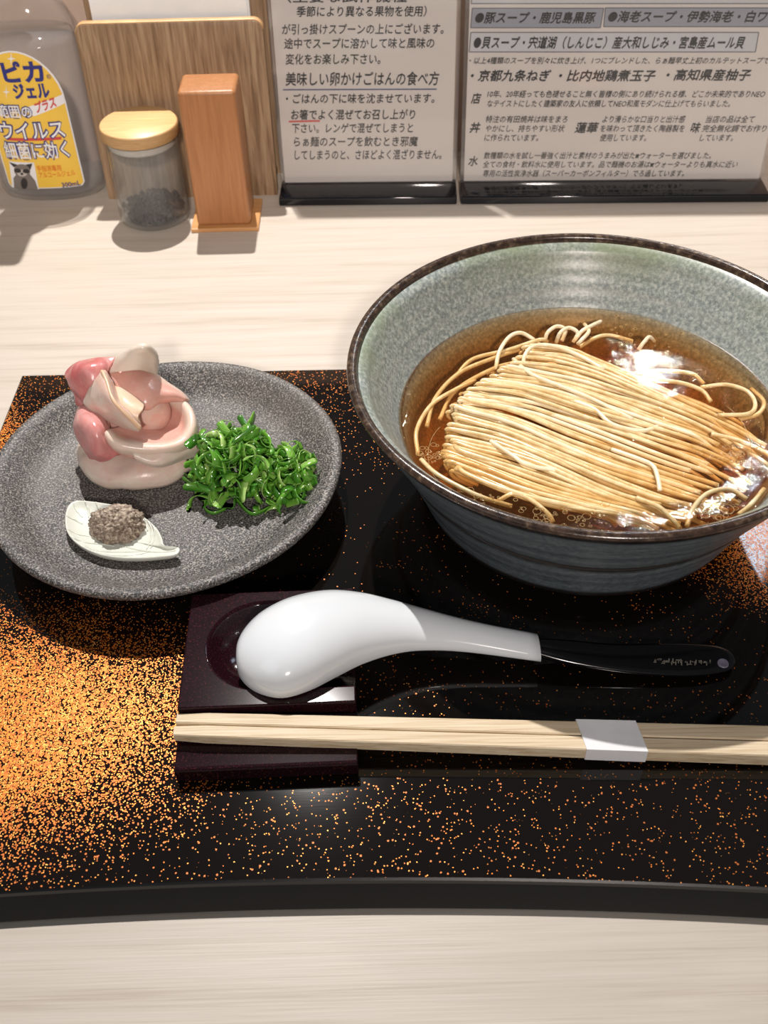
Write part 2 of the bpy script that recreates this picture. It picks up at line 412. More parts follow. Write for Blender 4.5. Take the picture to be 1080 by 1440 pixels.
# ---------------- tray ----------------
TZ = .013
def build_tray():
    root = empty('serving_tray', (0, .35, 0), 'large black lacquer tray flecked with orange and gold dust, under the whole meal', 'tray')
    x0, x1, yb = -.2265, .2265, .5225
    N = 48; out = []
    for k in range(N + 1):
        x = x0 + (x1 - x0) * k / N
        out.append((x, .1875 - .0085 * ((x + .03) / .2) ** 2 - .026 * max(0, x) * 0))
    out += [(x1, yb), (x0, yb)]
    top = [Vector((x, y, TZ)) for x, y in out]
    bm = bmesh.new()
    rot = Matrix.Rotation(R(-.6), 3, 'Z')
    def ring(inset, z):
        cx, cy = 0, .35
        return [bm.verts.new(rot @ (Vector((x - math.copysign(inset, x - cx) , y - math.copysign(inset, y - cy), z)) - Vector((0, .35, 0))) + Vector((0, .35, 0))) for x, y in out]
    def skirt(z, o):
        vs_ = ring(.0003, z)
        for v, (x, y) in zip(vs_, out):
            if y < .3: v.co.y -= o
        return vs_
    rs = [skirt(0, .0056), skirt(.0012, .0060), ring(0, .0105), ring(.0004, .0123), ring(.0014, TZ)]
    n = len(out)
    for a, b in zip(rs[:-1], rs[1:]):
        for i in range(n): bm.faces.new((a[i], a[(i + 1) % n], b[(i + 1) % n], b[i]))
    bm.faces.new(rs[0][::-1])
    body = from_bm('tray_body', bm, M['tray_side'], root, smooth=False)
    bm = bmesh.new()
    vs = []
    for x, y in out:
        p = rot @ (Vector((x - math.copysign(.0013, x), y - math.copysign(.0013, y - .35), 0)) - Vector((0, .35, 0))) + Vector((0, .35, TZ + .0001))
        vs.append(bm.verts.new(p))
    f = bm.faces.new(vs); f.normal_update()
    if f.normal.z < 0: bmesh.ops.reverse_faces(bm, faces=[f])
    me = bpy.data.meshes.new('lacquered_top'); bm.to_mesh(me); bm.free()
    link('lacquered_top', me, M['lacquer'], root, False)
    return root
build_tray()

# ---------------- plate ----------------
PC = (-.1144, .4075)
def plate_wob(a, r, z):
    return 1 + (.006 * math.sin(2 * a + .6) + .004 * math.sin(3 * a + 1.1) + .002 * math.sin(7 * a)) * min(1, r / .08)
plate = lathe('stoneware_plate', [(.0, .0185), (.03, .0185), (.036, .0165), (.044, TZ + .0003), (.050, TZ + .0003), (.054, .017), (.066, .0215), (.080, .0275), (.0885, .0325), (.0918, .0362), (.0922, .0385), (.0905, .0398), (.0875, .0393), (.084, .0370), (.079, .0325), (.074, .0288), (.068, .0268), (.058, .0258), (.04, .0252), (.02, .0250), (0, .0250)],
              M['stone'], segs=120, center=PC, wob=plate_wob)
tag(plate, 'round dark grey speckled stoneware plate carrying pork and scallions', 'plate')
FLOOR = .0252

# ---------------- bowl ----------------
BC = (.1055, .4069)
def bowl():
    root = empty('ramen_bowl', (BC[0], BC[1], TZ), 'large flared grey-blue glazed bowl with brown rim, full of noodles', 'bowl')
    def wob(a, r, z): return 1 + .004 * math.sin(a * 2 + 1.0) * (z / .1)
    def out_r(z): return .084 + (z - .022) * (.0975 - .084) / .033 if z < .055 else .0975 + (z - .055) * .53
    prof = [(.0, .0185), (.040, .0185), (.043, .0135), (.050, .0135), (.053, .017), (.070, .0178), (.081, .0195)]
    z = .0225
    while z < .0965:
        r = out_r(z)
        r -= .0015 * math.exp(-((z - .0553) / .0015) ** 2) + .0008 * math.exp(-((z - .036) / .004) ** 2) * .4
        prof.append((r, z)); z += .0007
    ri = [(out_r(.0965) + .0001, .0960)]
    for k in range(13):
        a = math.pi * k / 12
        ri.append((.1190 + .0025 * math.cos(a), .0985 + .0023 * math.sin(a)))
    ri += [(.1149, .0958), (.1175, .0965)]
    n_out = len(prof)
    prof.append((.1185, .0975)); prof.append((.1160, .0975))
    z = .0945
    while z > .040:
        prof.append((out_r(z) - .0062 - .00008 * math.sin(z * 900), z)); z -= .0015
    prof += [(.080, .0345), (.066, .031), (.04, .0295), (0, .029)]
    o = lathe('bowl_wall', prof, M['glaze_out'], root, 144, BC, wob=wob)
    o.data.materials.append(M['glaze'])
    for p in o.data.polygons:
        if p.center.z > .0292 and (p.normal.x * (p.center.x - BC[0]) + p.normal.y * (p.center.y - BC[1]) < 0 or p.normal.z > .7): p.material_index = 1
    o = lathe('rim', ri, M['rim'], root, 144, BC, closed=True, wob=wob); tag(o, 'dark iron-brown glazed lip')
    return out_r
out_r = bowl()
BZ = .0660
def inner_r(z): return out_r(z) - .0062

# broth
def broth():
    root = empty('broth', (BC[0], BC[1], .035), 'clear amber brown soup filling the grey-blue bowl', 'soup')
    prof = [(0, .031), (.060, .0322), (.078, .0365)]
    z = .042
    while z < BZ - .001: prof.append((inner_r(z) - .0010, z)); z += .004
    rr = inner_r(BZ) - .0004
    prof += [(rr, BZ + .0004), (rr - .0010, BZ), (rr * .66, BZ), (rr * .33, BZ), (0, BZ)]
    lathe('liquid', prof, M['broth'], root, 96, BC)
    # oil droplets and bubbles floating on the surface
    V, Fc = [], []
    def ring(x, y, r, t):
        m = 14; k = 5; b = len(V)
        for i in range(m):
            a = 2 * math.pi * i / m
            for j in range(k):
                q = 2 * math.pi * j / k
                V.append((x + math.cos(a) * (r + t * math.cos(q)), y + math.sin(a) * (r + t * math.cos(q)), BZ + .00012 + t * .8 * math.sin(q)))
        for i in range(m):
            for j in range(k):
                Fc.append((b + i * k + j, b + ((i + 1) % m) * k + j, b + ((i + 1) % m) * k + (j + 1) % k, b + i * k + (j + 1) % k))
    spots = [(605, 640, 24, 34), (1005, 712, 45, 60), (880, 480, 60, 40), (1035, 640, 30, 46), (760, 730, 55, 40), (680, 700, 35, 22), (830, 725, 50, 26)]
    for px, py, sp, n in spots:
        for _ in range(n):
            p = atz(px + random.gauss(0, sp * .5), py + random.gauss(0, sp * .3), BZ)
            if math.hypot(p.x - BC[0], p.y - BC[1]) > rr - .003: continue
            r = random.choice([.0004, .0005, .0007, .001, .0015]) * random.uniform(.7, 1.3)
            ring(p.x, p.y, r, .00017)
    for px, py, r in ((1000, 700, .0042), (985, 716, .003), (1022, 716, .0032), (968, 725, .0022), (1012, 728, .002)):
        p = atz(px, py, BZ); ring(p.x, p.y, r, .00022)
    o = mesh('oil_droplets', V, Fc, M['oil'], root); tag(o, kind='stuff')
    # outlines of the two big oil films
    for cx, cy, rx, ry, a0, a1 in ((650, 640, 48, 52, 130, 280), (985, 640, 72, 80, -70, 60)):
        pts = [atz(cx + rx * math.cos(R(a)), cy - ry * math.sin(R(a)), BZ + .0001) for a in range(a0, a1, 8)]
        pts = [p for p in pts if math.hypot(p.x - BC[0], p.y - BC[1]) < rr - .002]
        tube('oil_film_edge', pts, .00016, M['oil'], root, 30, 5)
broth()

# noodles
GUIDES = [
 [(752, 487), (800, 492), (860, 513), (930, 545), (1000, 575), (1062, 606)],
 [(716, 512), (780, 524), (850, 545), (930, 574), (1000, 604), (1058, 640)],
 [(668, 545), (740, 551), (830, 578), (920, 608), (990, 630), (1045, 660)],
 [(643, 572), (720, 588), (800, 622), (880, 652), (960, 680), (1020, 700)],
 [(631, 604), (700, 622), (780, 655), (860, 690), (930, 712), (985, 722)],
 [(628, 636), (700, 662), (770, 688), (840, 710), (900, 726), (950, 736)],
 [(640, 664), (700, 688), (760, 706), (820, 722), (860, 731), (905, 741)]]
def guide(s):
    t = s * (len(GUIDES) - 1); i = min(int(t), len(GUIDES) - 2); f = t - i
    return [((1 - f) * a[0] + f * b[0], (1 - f) * a[1] + f * b[1]) for a, b in zip(GUIDES[i], GUIDES[i + 1])]
def clampbowl(p, m=.0035):
    d = Vector((p.x - BC[0], p.y - BC[1])); lim = inner_r(max(p.z, .04)) - m
    if d.length > lim:
        d = d.normalized() * lim; p = Vector((BC[0] + d.x, BC[1] + d.y, p.z))
    return p
def strand(s, dz, jit, label, rad, group=None):
    zone = 'rear' if s < .33 else 'middle' if s < .66 else 'near'
    label = label % zone; group = group % zone
    g = guide(min(1, max(0, s)))
    ph = random.uniform(0, 6.28); fr = random.uniform(.6, 1.5); am = jit * random.uniform(.3, 1)
    end = random.uniform(.84, 1.12) if dz > -.001 else random.uniform(.80, 1.0)
    pts = []
    n = 11
    path = smooth_path([Vector((x, y, 0)) for x, y in g], 20)
    hump = .0055 * math.exp(-((s - .33) / .34) ** 2)
    for k in range(n):
        u = k / (n - 1) * end; q = path[min(20, int(u * 20))] if u <= 1 else path[20] + (path[20] - path[18]) * (u - 1) * 8
        z = BZ - .0018 + dz + hump * max(0.0, 1.0 - u) ** 1.1 + .0009 * math.sin(ph * 3 + u * 5)
        z += .0012 * noise.noise(Vector((s * 9, u * 4, 4.4)))
        if u > .55: z -= .0055 * (u - .55)
        off = am * math.sin(ph + fr * 6.28 * u)
        if dz > -.001: off += 5.5 * noise.noise(Vector((s * 5.0, u * 2.2, 1.7))) + 2.5 * noise.noise(Vector((s * 13.0, u * 4, 9.1)))
        pts.append(clampbowl(atz(q.x + off * .5, q.y + off, z)))
    p0 = pts[0]; sh = random.uniform(-.002, .003)
    pts[0] = p0 + Vector((sh, 0, -.0004))
    pts.insert(0, p0 + Vector((sh - .0008, .0002, -.0026)))
    pts.insert(0, p0 + Vector((sh + .0028, 0, -.0065)))
    pts.insert(0, p0 + Vector((sh + .010, -.001, -.010)))
    if random.random() < .5: pts[-1].z -= .003
    o = tube('noodle', pts, lambda t: rad, M['noodle_pale'] if dz > -.001 and .12 < s < .6 and random.random() < .35 else M['noodle'], None, 46, 8, .88)
    tag(o, label, 'noodle', group)
LN = 'long pale yellow noodle on top of the %s third of the combed bundle'; GN = 'noodles on top of the %s third of the bundle'
LB = 'long noodle soaking beneath the top ones in the %s third of the bundle'; GB = 'noodles beneath the %s third of the bundle'
for k in range(46): strand((k + .5 + random.uniform(-.3, .3)) / 46, random.uniform(-.0003, .0009), 3.6, LN, random.uniform(.00112, .00130), GN)
for k in range(40): strand((k + .5 + random.uniform(-.5, .5)) / 40, random.uniform(-.0034, -.0020), 6.0, LB, random.uniform(.00108, .00122), GB)
for k in range(26): strand((k + .5 + random.uniform(-.5, .5)) / 26, random.uniform(-.0066, -.005), 8, LB, .00115, GB)
LOOSE = [
 ([(588, 640, -4), (586, 605, -1), (606, 570, -.4), (640, 548, -.8), (668, 535, -3)], 'loose noodle curving up the left side of the soup'),
 ([(600, 600, -3), (612, 560, -1), (645, 525, -.6), (690, 505, -.8), (735, 490, -2)], 'loose noodle arching around the far left of the bundle'),
 ([(618, 590, -5), (640, 550, -3), (690, 520, -2), (730, 508, -3)], 'sunken noodle just outside the left end of the bundle'),
 ([(640, 530, -4), (665, 505, -1), (715, 492, -.2), (758, 478, 1), (770, 480, -2)], 'noodle running along the far left shore to the bundle top'),
 ([(697, 520, -2), (702, 495, 2), (716, 474, 3.5), (732, 468, 3), (748, 476, 0), (760, 486, -3)], 'noodle loop standing up at the far left of the bundle'),
 ([(735, 520, -1), (738, 500, 2.5), (750, 487, 4), (775, 486, 4), (810, 498, 3), (850, 520, 2)], 'thick pale noodle folded over the top of the bundle'),
 ([(722, 505, 0), (745, 525, 3.8), (780, 540, 3.6), (830, 560, 2.4), (890, 590, 1)], 'pale noodle slanting across the raised hump of the bundle'),
 ([(766, 482, -3), (770, 468, 2.5), (783, 459, 3.5), (795, 464, 1.5), (790, 480, -3)], 'small noodle arch at the back left of the bowl, left one of the pair'),
 ([(782, 482, -3), (788, 468, 3), (800, 461, 3.5), (812, 468, 1.5), (806, 482, -3)], 'small noodle arch at the back left of the bowl, right one of the pair'),
 ([(808, 480, -2), (818, 466, 2), (832, 458, 2.5), (845, 452, 0)], 'short noodle end poking out at the very back of the soup'),
 ([(812, 484, -1), (818, 478, 1.5), (828, 466, 2.2), (822, 456, -2)], 'little bent noodle beside the glare at the back'),
 ([(815, 488, -3), (840, 474, 0), (860, 472, 0), (890, 480, -2)], 'noodle just under the surface behind the glare'),
 ([(898, 492, -1), (905, 482, 2.2), (913, 474, 2.2), (920, 480, -2)], 'short noodle stub sticking up behind the bright reflection'),
 ([(870, 530, -1), (920, 522, -.8), (970, 525, -.8), (990, 540, -3)], 'submerged noodle crossing the open broth at the back right'),
 ([(900, 535, -1), (950, 537, .2), (985, 548, .2), (1000, 565, -1)], 'noodle arching over the dark gap at the back right'),
 ([(985, 545, -1), (1020, 541, .6), (1050, 550, 1), (1062, 568, .8), (1052, 582, .6), (1010, 584, 0)], 'large noodle loop at the right side of the bowl'),
 ([(1040, 590, -2), (1066, 582, -.5), (1074, 565, -1), (1066, 545, -3)], 'noodle bend outside the large right loop'),
 ([(592, 646, 0), (612, 665, .6), (645, 684, .4), (680, 700, -.4), (720, 712, -3)], 'thick noodle running along the near left rim'),
 ([(700, 705, -2), (722, 694, .2), (745, 702, .4), (770, 722, -1), (778, 735, -3)], 'curved noodle hugging the front rim of the bowl'),
 ([(860, 632, .8), (900, 646, 1.6), (918, 655, 1.8), (925, 672, 1.6), (928, 690, .4)], 'noodle bent into a hook at the centre right of the bundle'),
 ([(795, 560, 2), (835, 575, 2.4), (860, 596, 2), (900, 606, 1.2), (925, 600, 0)], 'noodle crossing over the others near the bundle middle'),
 ([(690, 620, 1.8), (720, 640, 2.4), (745, 655, 1.8), (800, 664, .6)], 'noodle dipping across the left front of the bundle'),
 ([(966, 740, -2), (975, 715, .4), (995, 694, .8), (1025, 688, .6), (1050, 702, -1)], 'noodle arch around the oil bubbles at the near right'),
 ([(895, 700, 1), (925, 712, 1.4), (945, 730, .4), (955, 742, -2)], 'noodle end slanting down to the near right rim'),
 ([(1000, 610, 0), (1040, 620, -.4), (1080, 640, -1), (1110, 670, -3)], 'noodle leaving the bundle towards the right wall'),
 ([(1080, 690, -1), (1062, 712, -.2), (1045, 728, -1)], 'short noodle beside the right rim of the bowl')]
for pts, lab in LOOSE:
    P = [clampbowl(atz(x, y, BZ + z * .0010 - .0004)) for x, y, z in pts]
    tag(tube('noodle', P, .00118, M['noodle_pale'] if max(p[2] for p in pts) > 1.5 else M['noodle'], None, 30, 8, .92), lab, 'noodle', 'loose noodles around the bundle')

# ---------------- pork ----------------
def PK(cx, cy, Y): return at(80 + cx * .2037, 480 + cy * .2037, Y)
def spline_grid(rows, nu=26, nv=26):
    rr = [smooth_path(r, nu) for r in rows]
    cols = [smooth_path([r[i] for r in rr], nv) for i in range(nu + 1)]
    return [[cols[i][j] for i in range(nu + 1)] for j in range(nv + 1)]
def sheet(name, rows, mt, parent, thick=.0026, fat=lambda u, v: .3, lump=.0, seed=0, label=None):
    P = spline_grid([[PK(*c) for c in r] for r in rows]); nv, nu = len(P), len(P[0])
    V, A = [], []
    for j in range(nv):
        for i in range(nu):
            p = P[j][i]
            nz = noise.noise_vector(p * 130 + Vector((seed, 0, 0)))
            V.append(p + nz * lump); A.append(fat(i / (nu - 1), j / (nv - 1)))
    Fc = [(j * nu + i, j * nu + i + 1, (j + 1) * nu + i + 1, (j + 1) * nu + i) for j in range(nv - 1) for i in range(nu - 1)]
    o = mesh(name, V, Fc, mt, parent)
    at_ = o.data.attributes.new('fat', 'FLOAT', 'POINT')
    for k, a in enumerate(A): at_.data[k].value = a
    for k in range(len(V)): 
        if V[k].z < FLOOR + thick * .6: o.data.vertices[k].co.z = FLOOR + thick * .6
    s = o.modifiers.new('thick', 'SOLIDIFY'); s.thickness = thick; s.offset = 0
    b = o.modifiers.new('soft', 'SUBSURF'); b.levels = 1; b.render_levels = 1
    if label: tag(o, label)
    return o
def pork():
    low = empty('pork_slice', (-.1325, .4275, FLOOR), 'pale fatty pork slice lying flat at the bottom of the pork pile', 'meat')
    N = 72; bm = bmesh.new(); rings = []
    prof = [(0, .0254), (.88, .0254), (.97, .0270), (1.0, .0300), (.99, .0335), (.94, .0368), (.86, .0390), (.72, .0405), (.4, .042), (0, .043)]
    V, Fc = lathe_data(prof, N)
    vs = []
    for x, y, z in V:
        a = math.atan2(y, x); k = 1 + .015 * math.sin(3 * a + .5) + .01 * math.sin(5 * a)
        q = Vector((-.1325 + x * k * .0352, .4290 + y * k * .0285, FLOOR + (z - FLOOR) * .85  + .003 * (z > .0265) * noise.noise(Vector((x * 3, y * 3, 2)))))
        vs.append(bm.verts.new(q))
    for f in Fc:
        try: bm.faces.new([vs[i] for i in f])
        except ValueError: pass
    bmesh.ops.remove_doubles(bm, verts=bm.verts, dist=1e-6)
    o = from_bm('flat_fold', bm, M['pork_fat'], low)
    a = o.data.attributes.new('fat', 'FLOAT', 'POINT')
    for i, v in enumerate(o.data.vertices): a.data[i].value = .58 if v.co.z < .034 else .4
    sheet('petal_fold', [
        [(510, 740, .405), (620, 760, .404), (760, 750, .405), (860, 740, .41), (960, 650, .42)],
        [(530, 785, .4005), (640, 825, .3995), (740, 825, .4015), (850, 790, .407), (990, 710, .418)],
        [(560, 810, .402), (640, 850, .402), (740, 855, .403), (860, 815, .41), (1000, 765, .42)]], M['pork_fat'], low, .0022, lambda u, v: .35 + .3 * v, .0006, 3)
    up = empty('pork_slice', (-.1315, .4275, .040), 'pink folded pork slice curled into a cup on top of the pork pile', 'meat')
    # hidden core the folds wrap round
    V, Fc = lathe_data([(0, -1)] + [(math.cos(R(a)), math.sin(R(a))) for a in range(-75, 90, 15)] + [(0, 1)], 24)
    o = mesh('inner_fold', [(-.1335 + x * .021, .4335 + y * .014, .054 + z * .017) for x, y, z in V], Fc, M['pork'], up)
    a = o.data.attributes.new('fat', 'FLOAT', 'POINT')
    for k in range(len(V)): a.data[k].value = .4
    sheet('cup_fold', [
        [(350, 690, .410), (430, 765, .406), (560, 800, .405), (740, 805, .407), (880, 765, .412), (960, 680, .421), (955, 560, .433), (900, 470, .446), (800, 430, .452), (700, 430, .452)],
        [(340, 620, .409), (420, 708, .4025), (560, 738, .402), (740, 742, .404), (872, 697, .410), (935, 600, .418), (925, 490, .428), (870, 425, .436), (780, 395, .441), (700, 405, .442)],
        [(400, 600, .417), (470, 660, .412), (590, 690, .411), (720, 700, .412), (825, 665, .416), (870, 600, .424), (855, 530, .432), (805, 475, .439), (745, 440, .443), (690, 430, .445)],
        [(560, 540, .426), (580, 570, .424), (620, 600, .424), (680, 620, .424), (720, 610, .428), (745, 580, .432), (735, 540, .437), (705, 500, .441), (680, 470, .444), (660, 450, .447)]],
        M['pork'], up, .0030, lambda u, v: .25 + .85 * math.exp(-((v - .33) / .17) ** 2) - .25 * max(0, v - .5), .0005, 1)
    sheet('draped_fold', [
        [(340, 150, .446), (520, 170, .448), (640, 200, .448), (760, 290, .447), (860, 360, .445), (905, 425, .441)],
        [(355, 225, .440), (500, 225, .440), (610, 255, .438), (720, 315, .437), (820, 368, .436), (885, 405, .437)],
        [(400, 300, .434), (490, 310, .432), (600, 340, .429), (680, 370, .429), (760, 392, .432), (860, 405, .438)],
        [(420, 400, .430), (500, 420, .426), (590, 442, .4235), (640, 452, .4245), (700, 425, .432), (800, 405, .440)],
        [(450, 470, .432), (520, 480, .430), (600, 465, .430), (640, 455, .432), (700, 430, .440), (800, 420, .445)]],
        M['pork'], up, .0026, lambda u, v: .22 + .55 * max(0, .22 - v) / .22, .0005, 5)
    o = sheet('pointed_fold', [
        [(185, 420, .431), (230, 480, .427), (330, 535, .421), (450, 585, .415), (575, 615, .408)],
        [(225, 330, .430), (285, 405, .421), (375, 475, .414), (470, 545, .410), (577, 608, .4075)],
        [(310, 205, .432), (355, 330, .419), (400, 425, .412), (490, 512, .4085), (580, 602, .407)],
        [(340, 215, .437), (400, 335, .429), (440, 435, .421), (520, 515, .414), (582, 595, .410)]],
        M['pork_fat'], up, .0020, lambda u, v: .45 - .3 * (v > .5), .0005, 9)
    tube('seared_edge', [PK(312, 205, .431), PK(345, 280, .4235), PK(372, 370, .4155), PK(410, 435, .4105), PK(485, 512, .407), PK(578, 604, .4055)], .0010, M['pork_tan'], up, 30, 8)
    sheet('tan_petal', [
        [(370, 290, .437), (450, 310, .435), (540, 360, .431), (605, 430, .425)],
        [(390, 375, .426), (450, 395, .421), (520, 430, .418), (595, 475, .416)],
        [(410, 430, .420), (460, 480, .415), (520, 520, .412), (565, 520, .412)],
        [(420, 445, .425), (470, 505, .421), (540, 560, .416), (572, 600, .410)]],
        M['pork_tan'], up, .0020, lambda u, v: .75 - .3 * v, .0004, 12, 'tan inner face of the fold')
    sheet('rolled_fat', [
        [(372, 225, .440), (450, 205, .4365), (560, 190, .4370), (650, 215, .445), (678, 255, .449)],
        [(415, 125, .442), (500, 100, .437), (580, 98, .437), (650, 130, .442), (680, 195, .448)],
        [(450, 100, .446), (530, 58, .440), (605, 34, .437), (664, 72, .442), (688, 140, .449)],
        [(500, 100, .458), (560, 75, .458), (620, 60, .456), (662, 90, .458), (675, 180, .460)]], M['pork_fat'], up, .0034, lambda u, v: .9, .0004, 20, 'white rolled fat at the top')
    sheet('lean_fold', [
        [(80, 225, .447), (140, 165, .447), (230, 148, .447), (330, 130, .447), (410, 115, .447)],
        [(92, 260, .441), (150, 218, .436), (230, 195, .434), (300, 185, .436), (360, 190, .440)],
        [(110, 305, .440), (150, 300, .434), (210, 290, .431), (260, 280, .431), (310, 265, .434)],
        [(140, 370, .440), (160, 380, .435), (200, 372, .433), (235, 355, .433), (275, 330, .434)],
        [(170, 445, .439), (182, 445, .436), (200, 435, .434), (220, 425, .432), (250, 405, .432)]], M['pork_lean'], up, .0040, lambda u, v: .25 + .3 * u, .0022, 31, 'raw red lean meat')
    sheet('lean_fold', [
        [(122, 540, .430), (170, 462, .431), (240, 480, .428), (310, 520, .424), (360, 585, .42)],
        [(128, 600, .423), (180, 545, .416), (240, 560, .412), (300, 590, .411), (345, 625, .414)],
        [(155, 675, .418), (200, 645, .410), (250, 645, .406), (290, 660, .405), (340, 665, .411)],
        [(195, 745, .414), (240, 745, .406), (280, 755, .403), (330, 755, .403), (410, 745, .409)],
        [(235, 795, .413), (280, 808, .407), (320, 812, .405), (390, 795, .404), (480, 765, .409)]], M['pork_lean'], up, .0036, lambda u, v: .75 - .35 * v, .0012, 44, 'pink lean meat bulging at the left')
pork()

# ---------------- scallions ----------------
def scallions():
    V, Fc, T = [], [], []
    rnd = random.Random(3)
    def ribbon(path, wdir, wid, th, tint):
        base = len(V); n = len(path)
        for i, p in enumerate(path):
            t = (path[min(i + 1, n - 1)] - path[max(0, i - 1)]).normalized()
            w_ = (wdir - t * wdir.dot(t)).normalized(); nn = t.cross(w_)
            tp = 1 if 0 < i < n - 1 else .45
            for a, b in ((-1, -.6), (0, -1.3), (1, -.6), (1, .4), (0, -.1), (-1, .4)):
                q = p + w_ * wid * a * .5 * tp + nn * th * b
                q.z = max(q.z, FLOOR + .0002); V.append(q); T.append(min(1, max(0, tint + .12 * a)))
        for i in range(n - 1):
            for k in range(6):
                Fc.append((base + i * 6 + k, base + i * 6 + (k + 1) % 6, base + (i + 1) * 6 + (k + 1) % 6, base + (i + 1) * 6 + k))
        Fc.append(tuple(base + k for k in range(5, -1, -1))); Fc.append(tuple(base + (n - 1) * 6 + k for k in range(6)))
    humps = [(Vector((-.0775, .4055, FLOOR)), (.0225, .0215, .0375), .64), (Vector((-.0505, .4010, FLOOR)), (.0155, .0170, .0225), .36)]
    for k in range(430):
        c, rr, _ = humps[0] if rnd.random() < .66 else humps[1]
        # point on/in the mound
        th_, cz = rnd.uniform(0, 6.283), rnd.uniform(0.02, 1)
        s = math.sqrt(1 - cz * cz); dep = rnd.uniform(.70, 1.0)
        n_ = Vector((s * math.cos(th_), s * math.sin(th_), cz))
        p = c + Vector((n_.x * rr[0], n_.y * rr[1], n_.z * rr[2])) * dep
        ax = Vector((rnd.gauss(0, 1), rnd.gauss(0, 1), rnd.gauss(0, 1))).normalized()
        if rnd.random() < .5: ax = (n_ + ax * .5).normalized()
        e1 = ax.orthogonal().normalized(); e2 = ax.cross(e1)
        rad = rnd.uniform(.0032, .0068); sweep = rnd.uniform(1.6, 4.4); st = rnd.uniform(0, 6.28); pitch = rnd.uniform(-.0008, .0008)
        if rnd.random() < .3: rad = rnd.uniform(.010, .018); sweep = rnd.uniform(.5, .9)
        path = []
        m = 14
        ctr = p
        if rad > .0075: ctr = p - (e1 * math.cos(st + sweep / 2) + e2 * math.sin(st + sweep / 2)) * rad
        for i in range(m):
            a = st + sweep * i / (m - 1)
            path.append(ctr + (e1 * math.cos(a) + e2 * math.sin(a)) * rad * (1 + .1 * math.sin(a * 2)) + ax * pitch * i)
        ribbon(path, ax + n_ * rnd.uniform(-.5, .5), rnd.uniform(.0022, .0050), .00025, rnd.betavariate(2, 2.0) * .8 + .18)
    strays = [[(256, 664, .004), (272, 676, .005), (290, 680, .006), (305, 676, .006)],
              [(278, 640, .012), (274, 660, .009), (276, 680, .004), (290, 695, .003)],
              [(290, 700, .003), (288, 715, .001), (300, 722, .0008), (318, 716, .001)],
              [(430, 662, .008), (440, 672, .005), (446, 688, .001)],
              [(330, 700, .004), (352, 722, .002), (375, 716, .002), (388, 704, .003)]]
    for s in strays:
        ribbon(smooth_path([atz(x, y, FLOOR + h) for x, y, h in s], 16), Vector((.2, .2, 1)), .0022, .0003, .45)
    o = mesh('shredded_scallions', V, Fc, M['scallion'])
    a = o.data.attributes.new('tint', 'FLOAT', 'POINT')
    for k, t in enumerate(T): a.data[k].value = t
    tag(o, 'heap of shiny green shredded scallions on the right of the plate', 'vegetable', kind='stuff')
scallions()

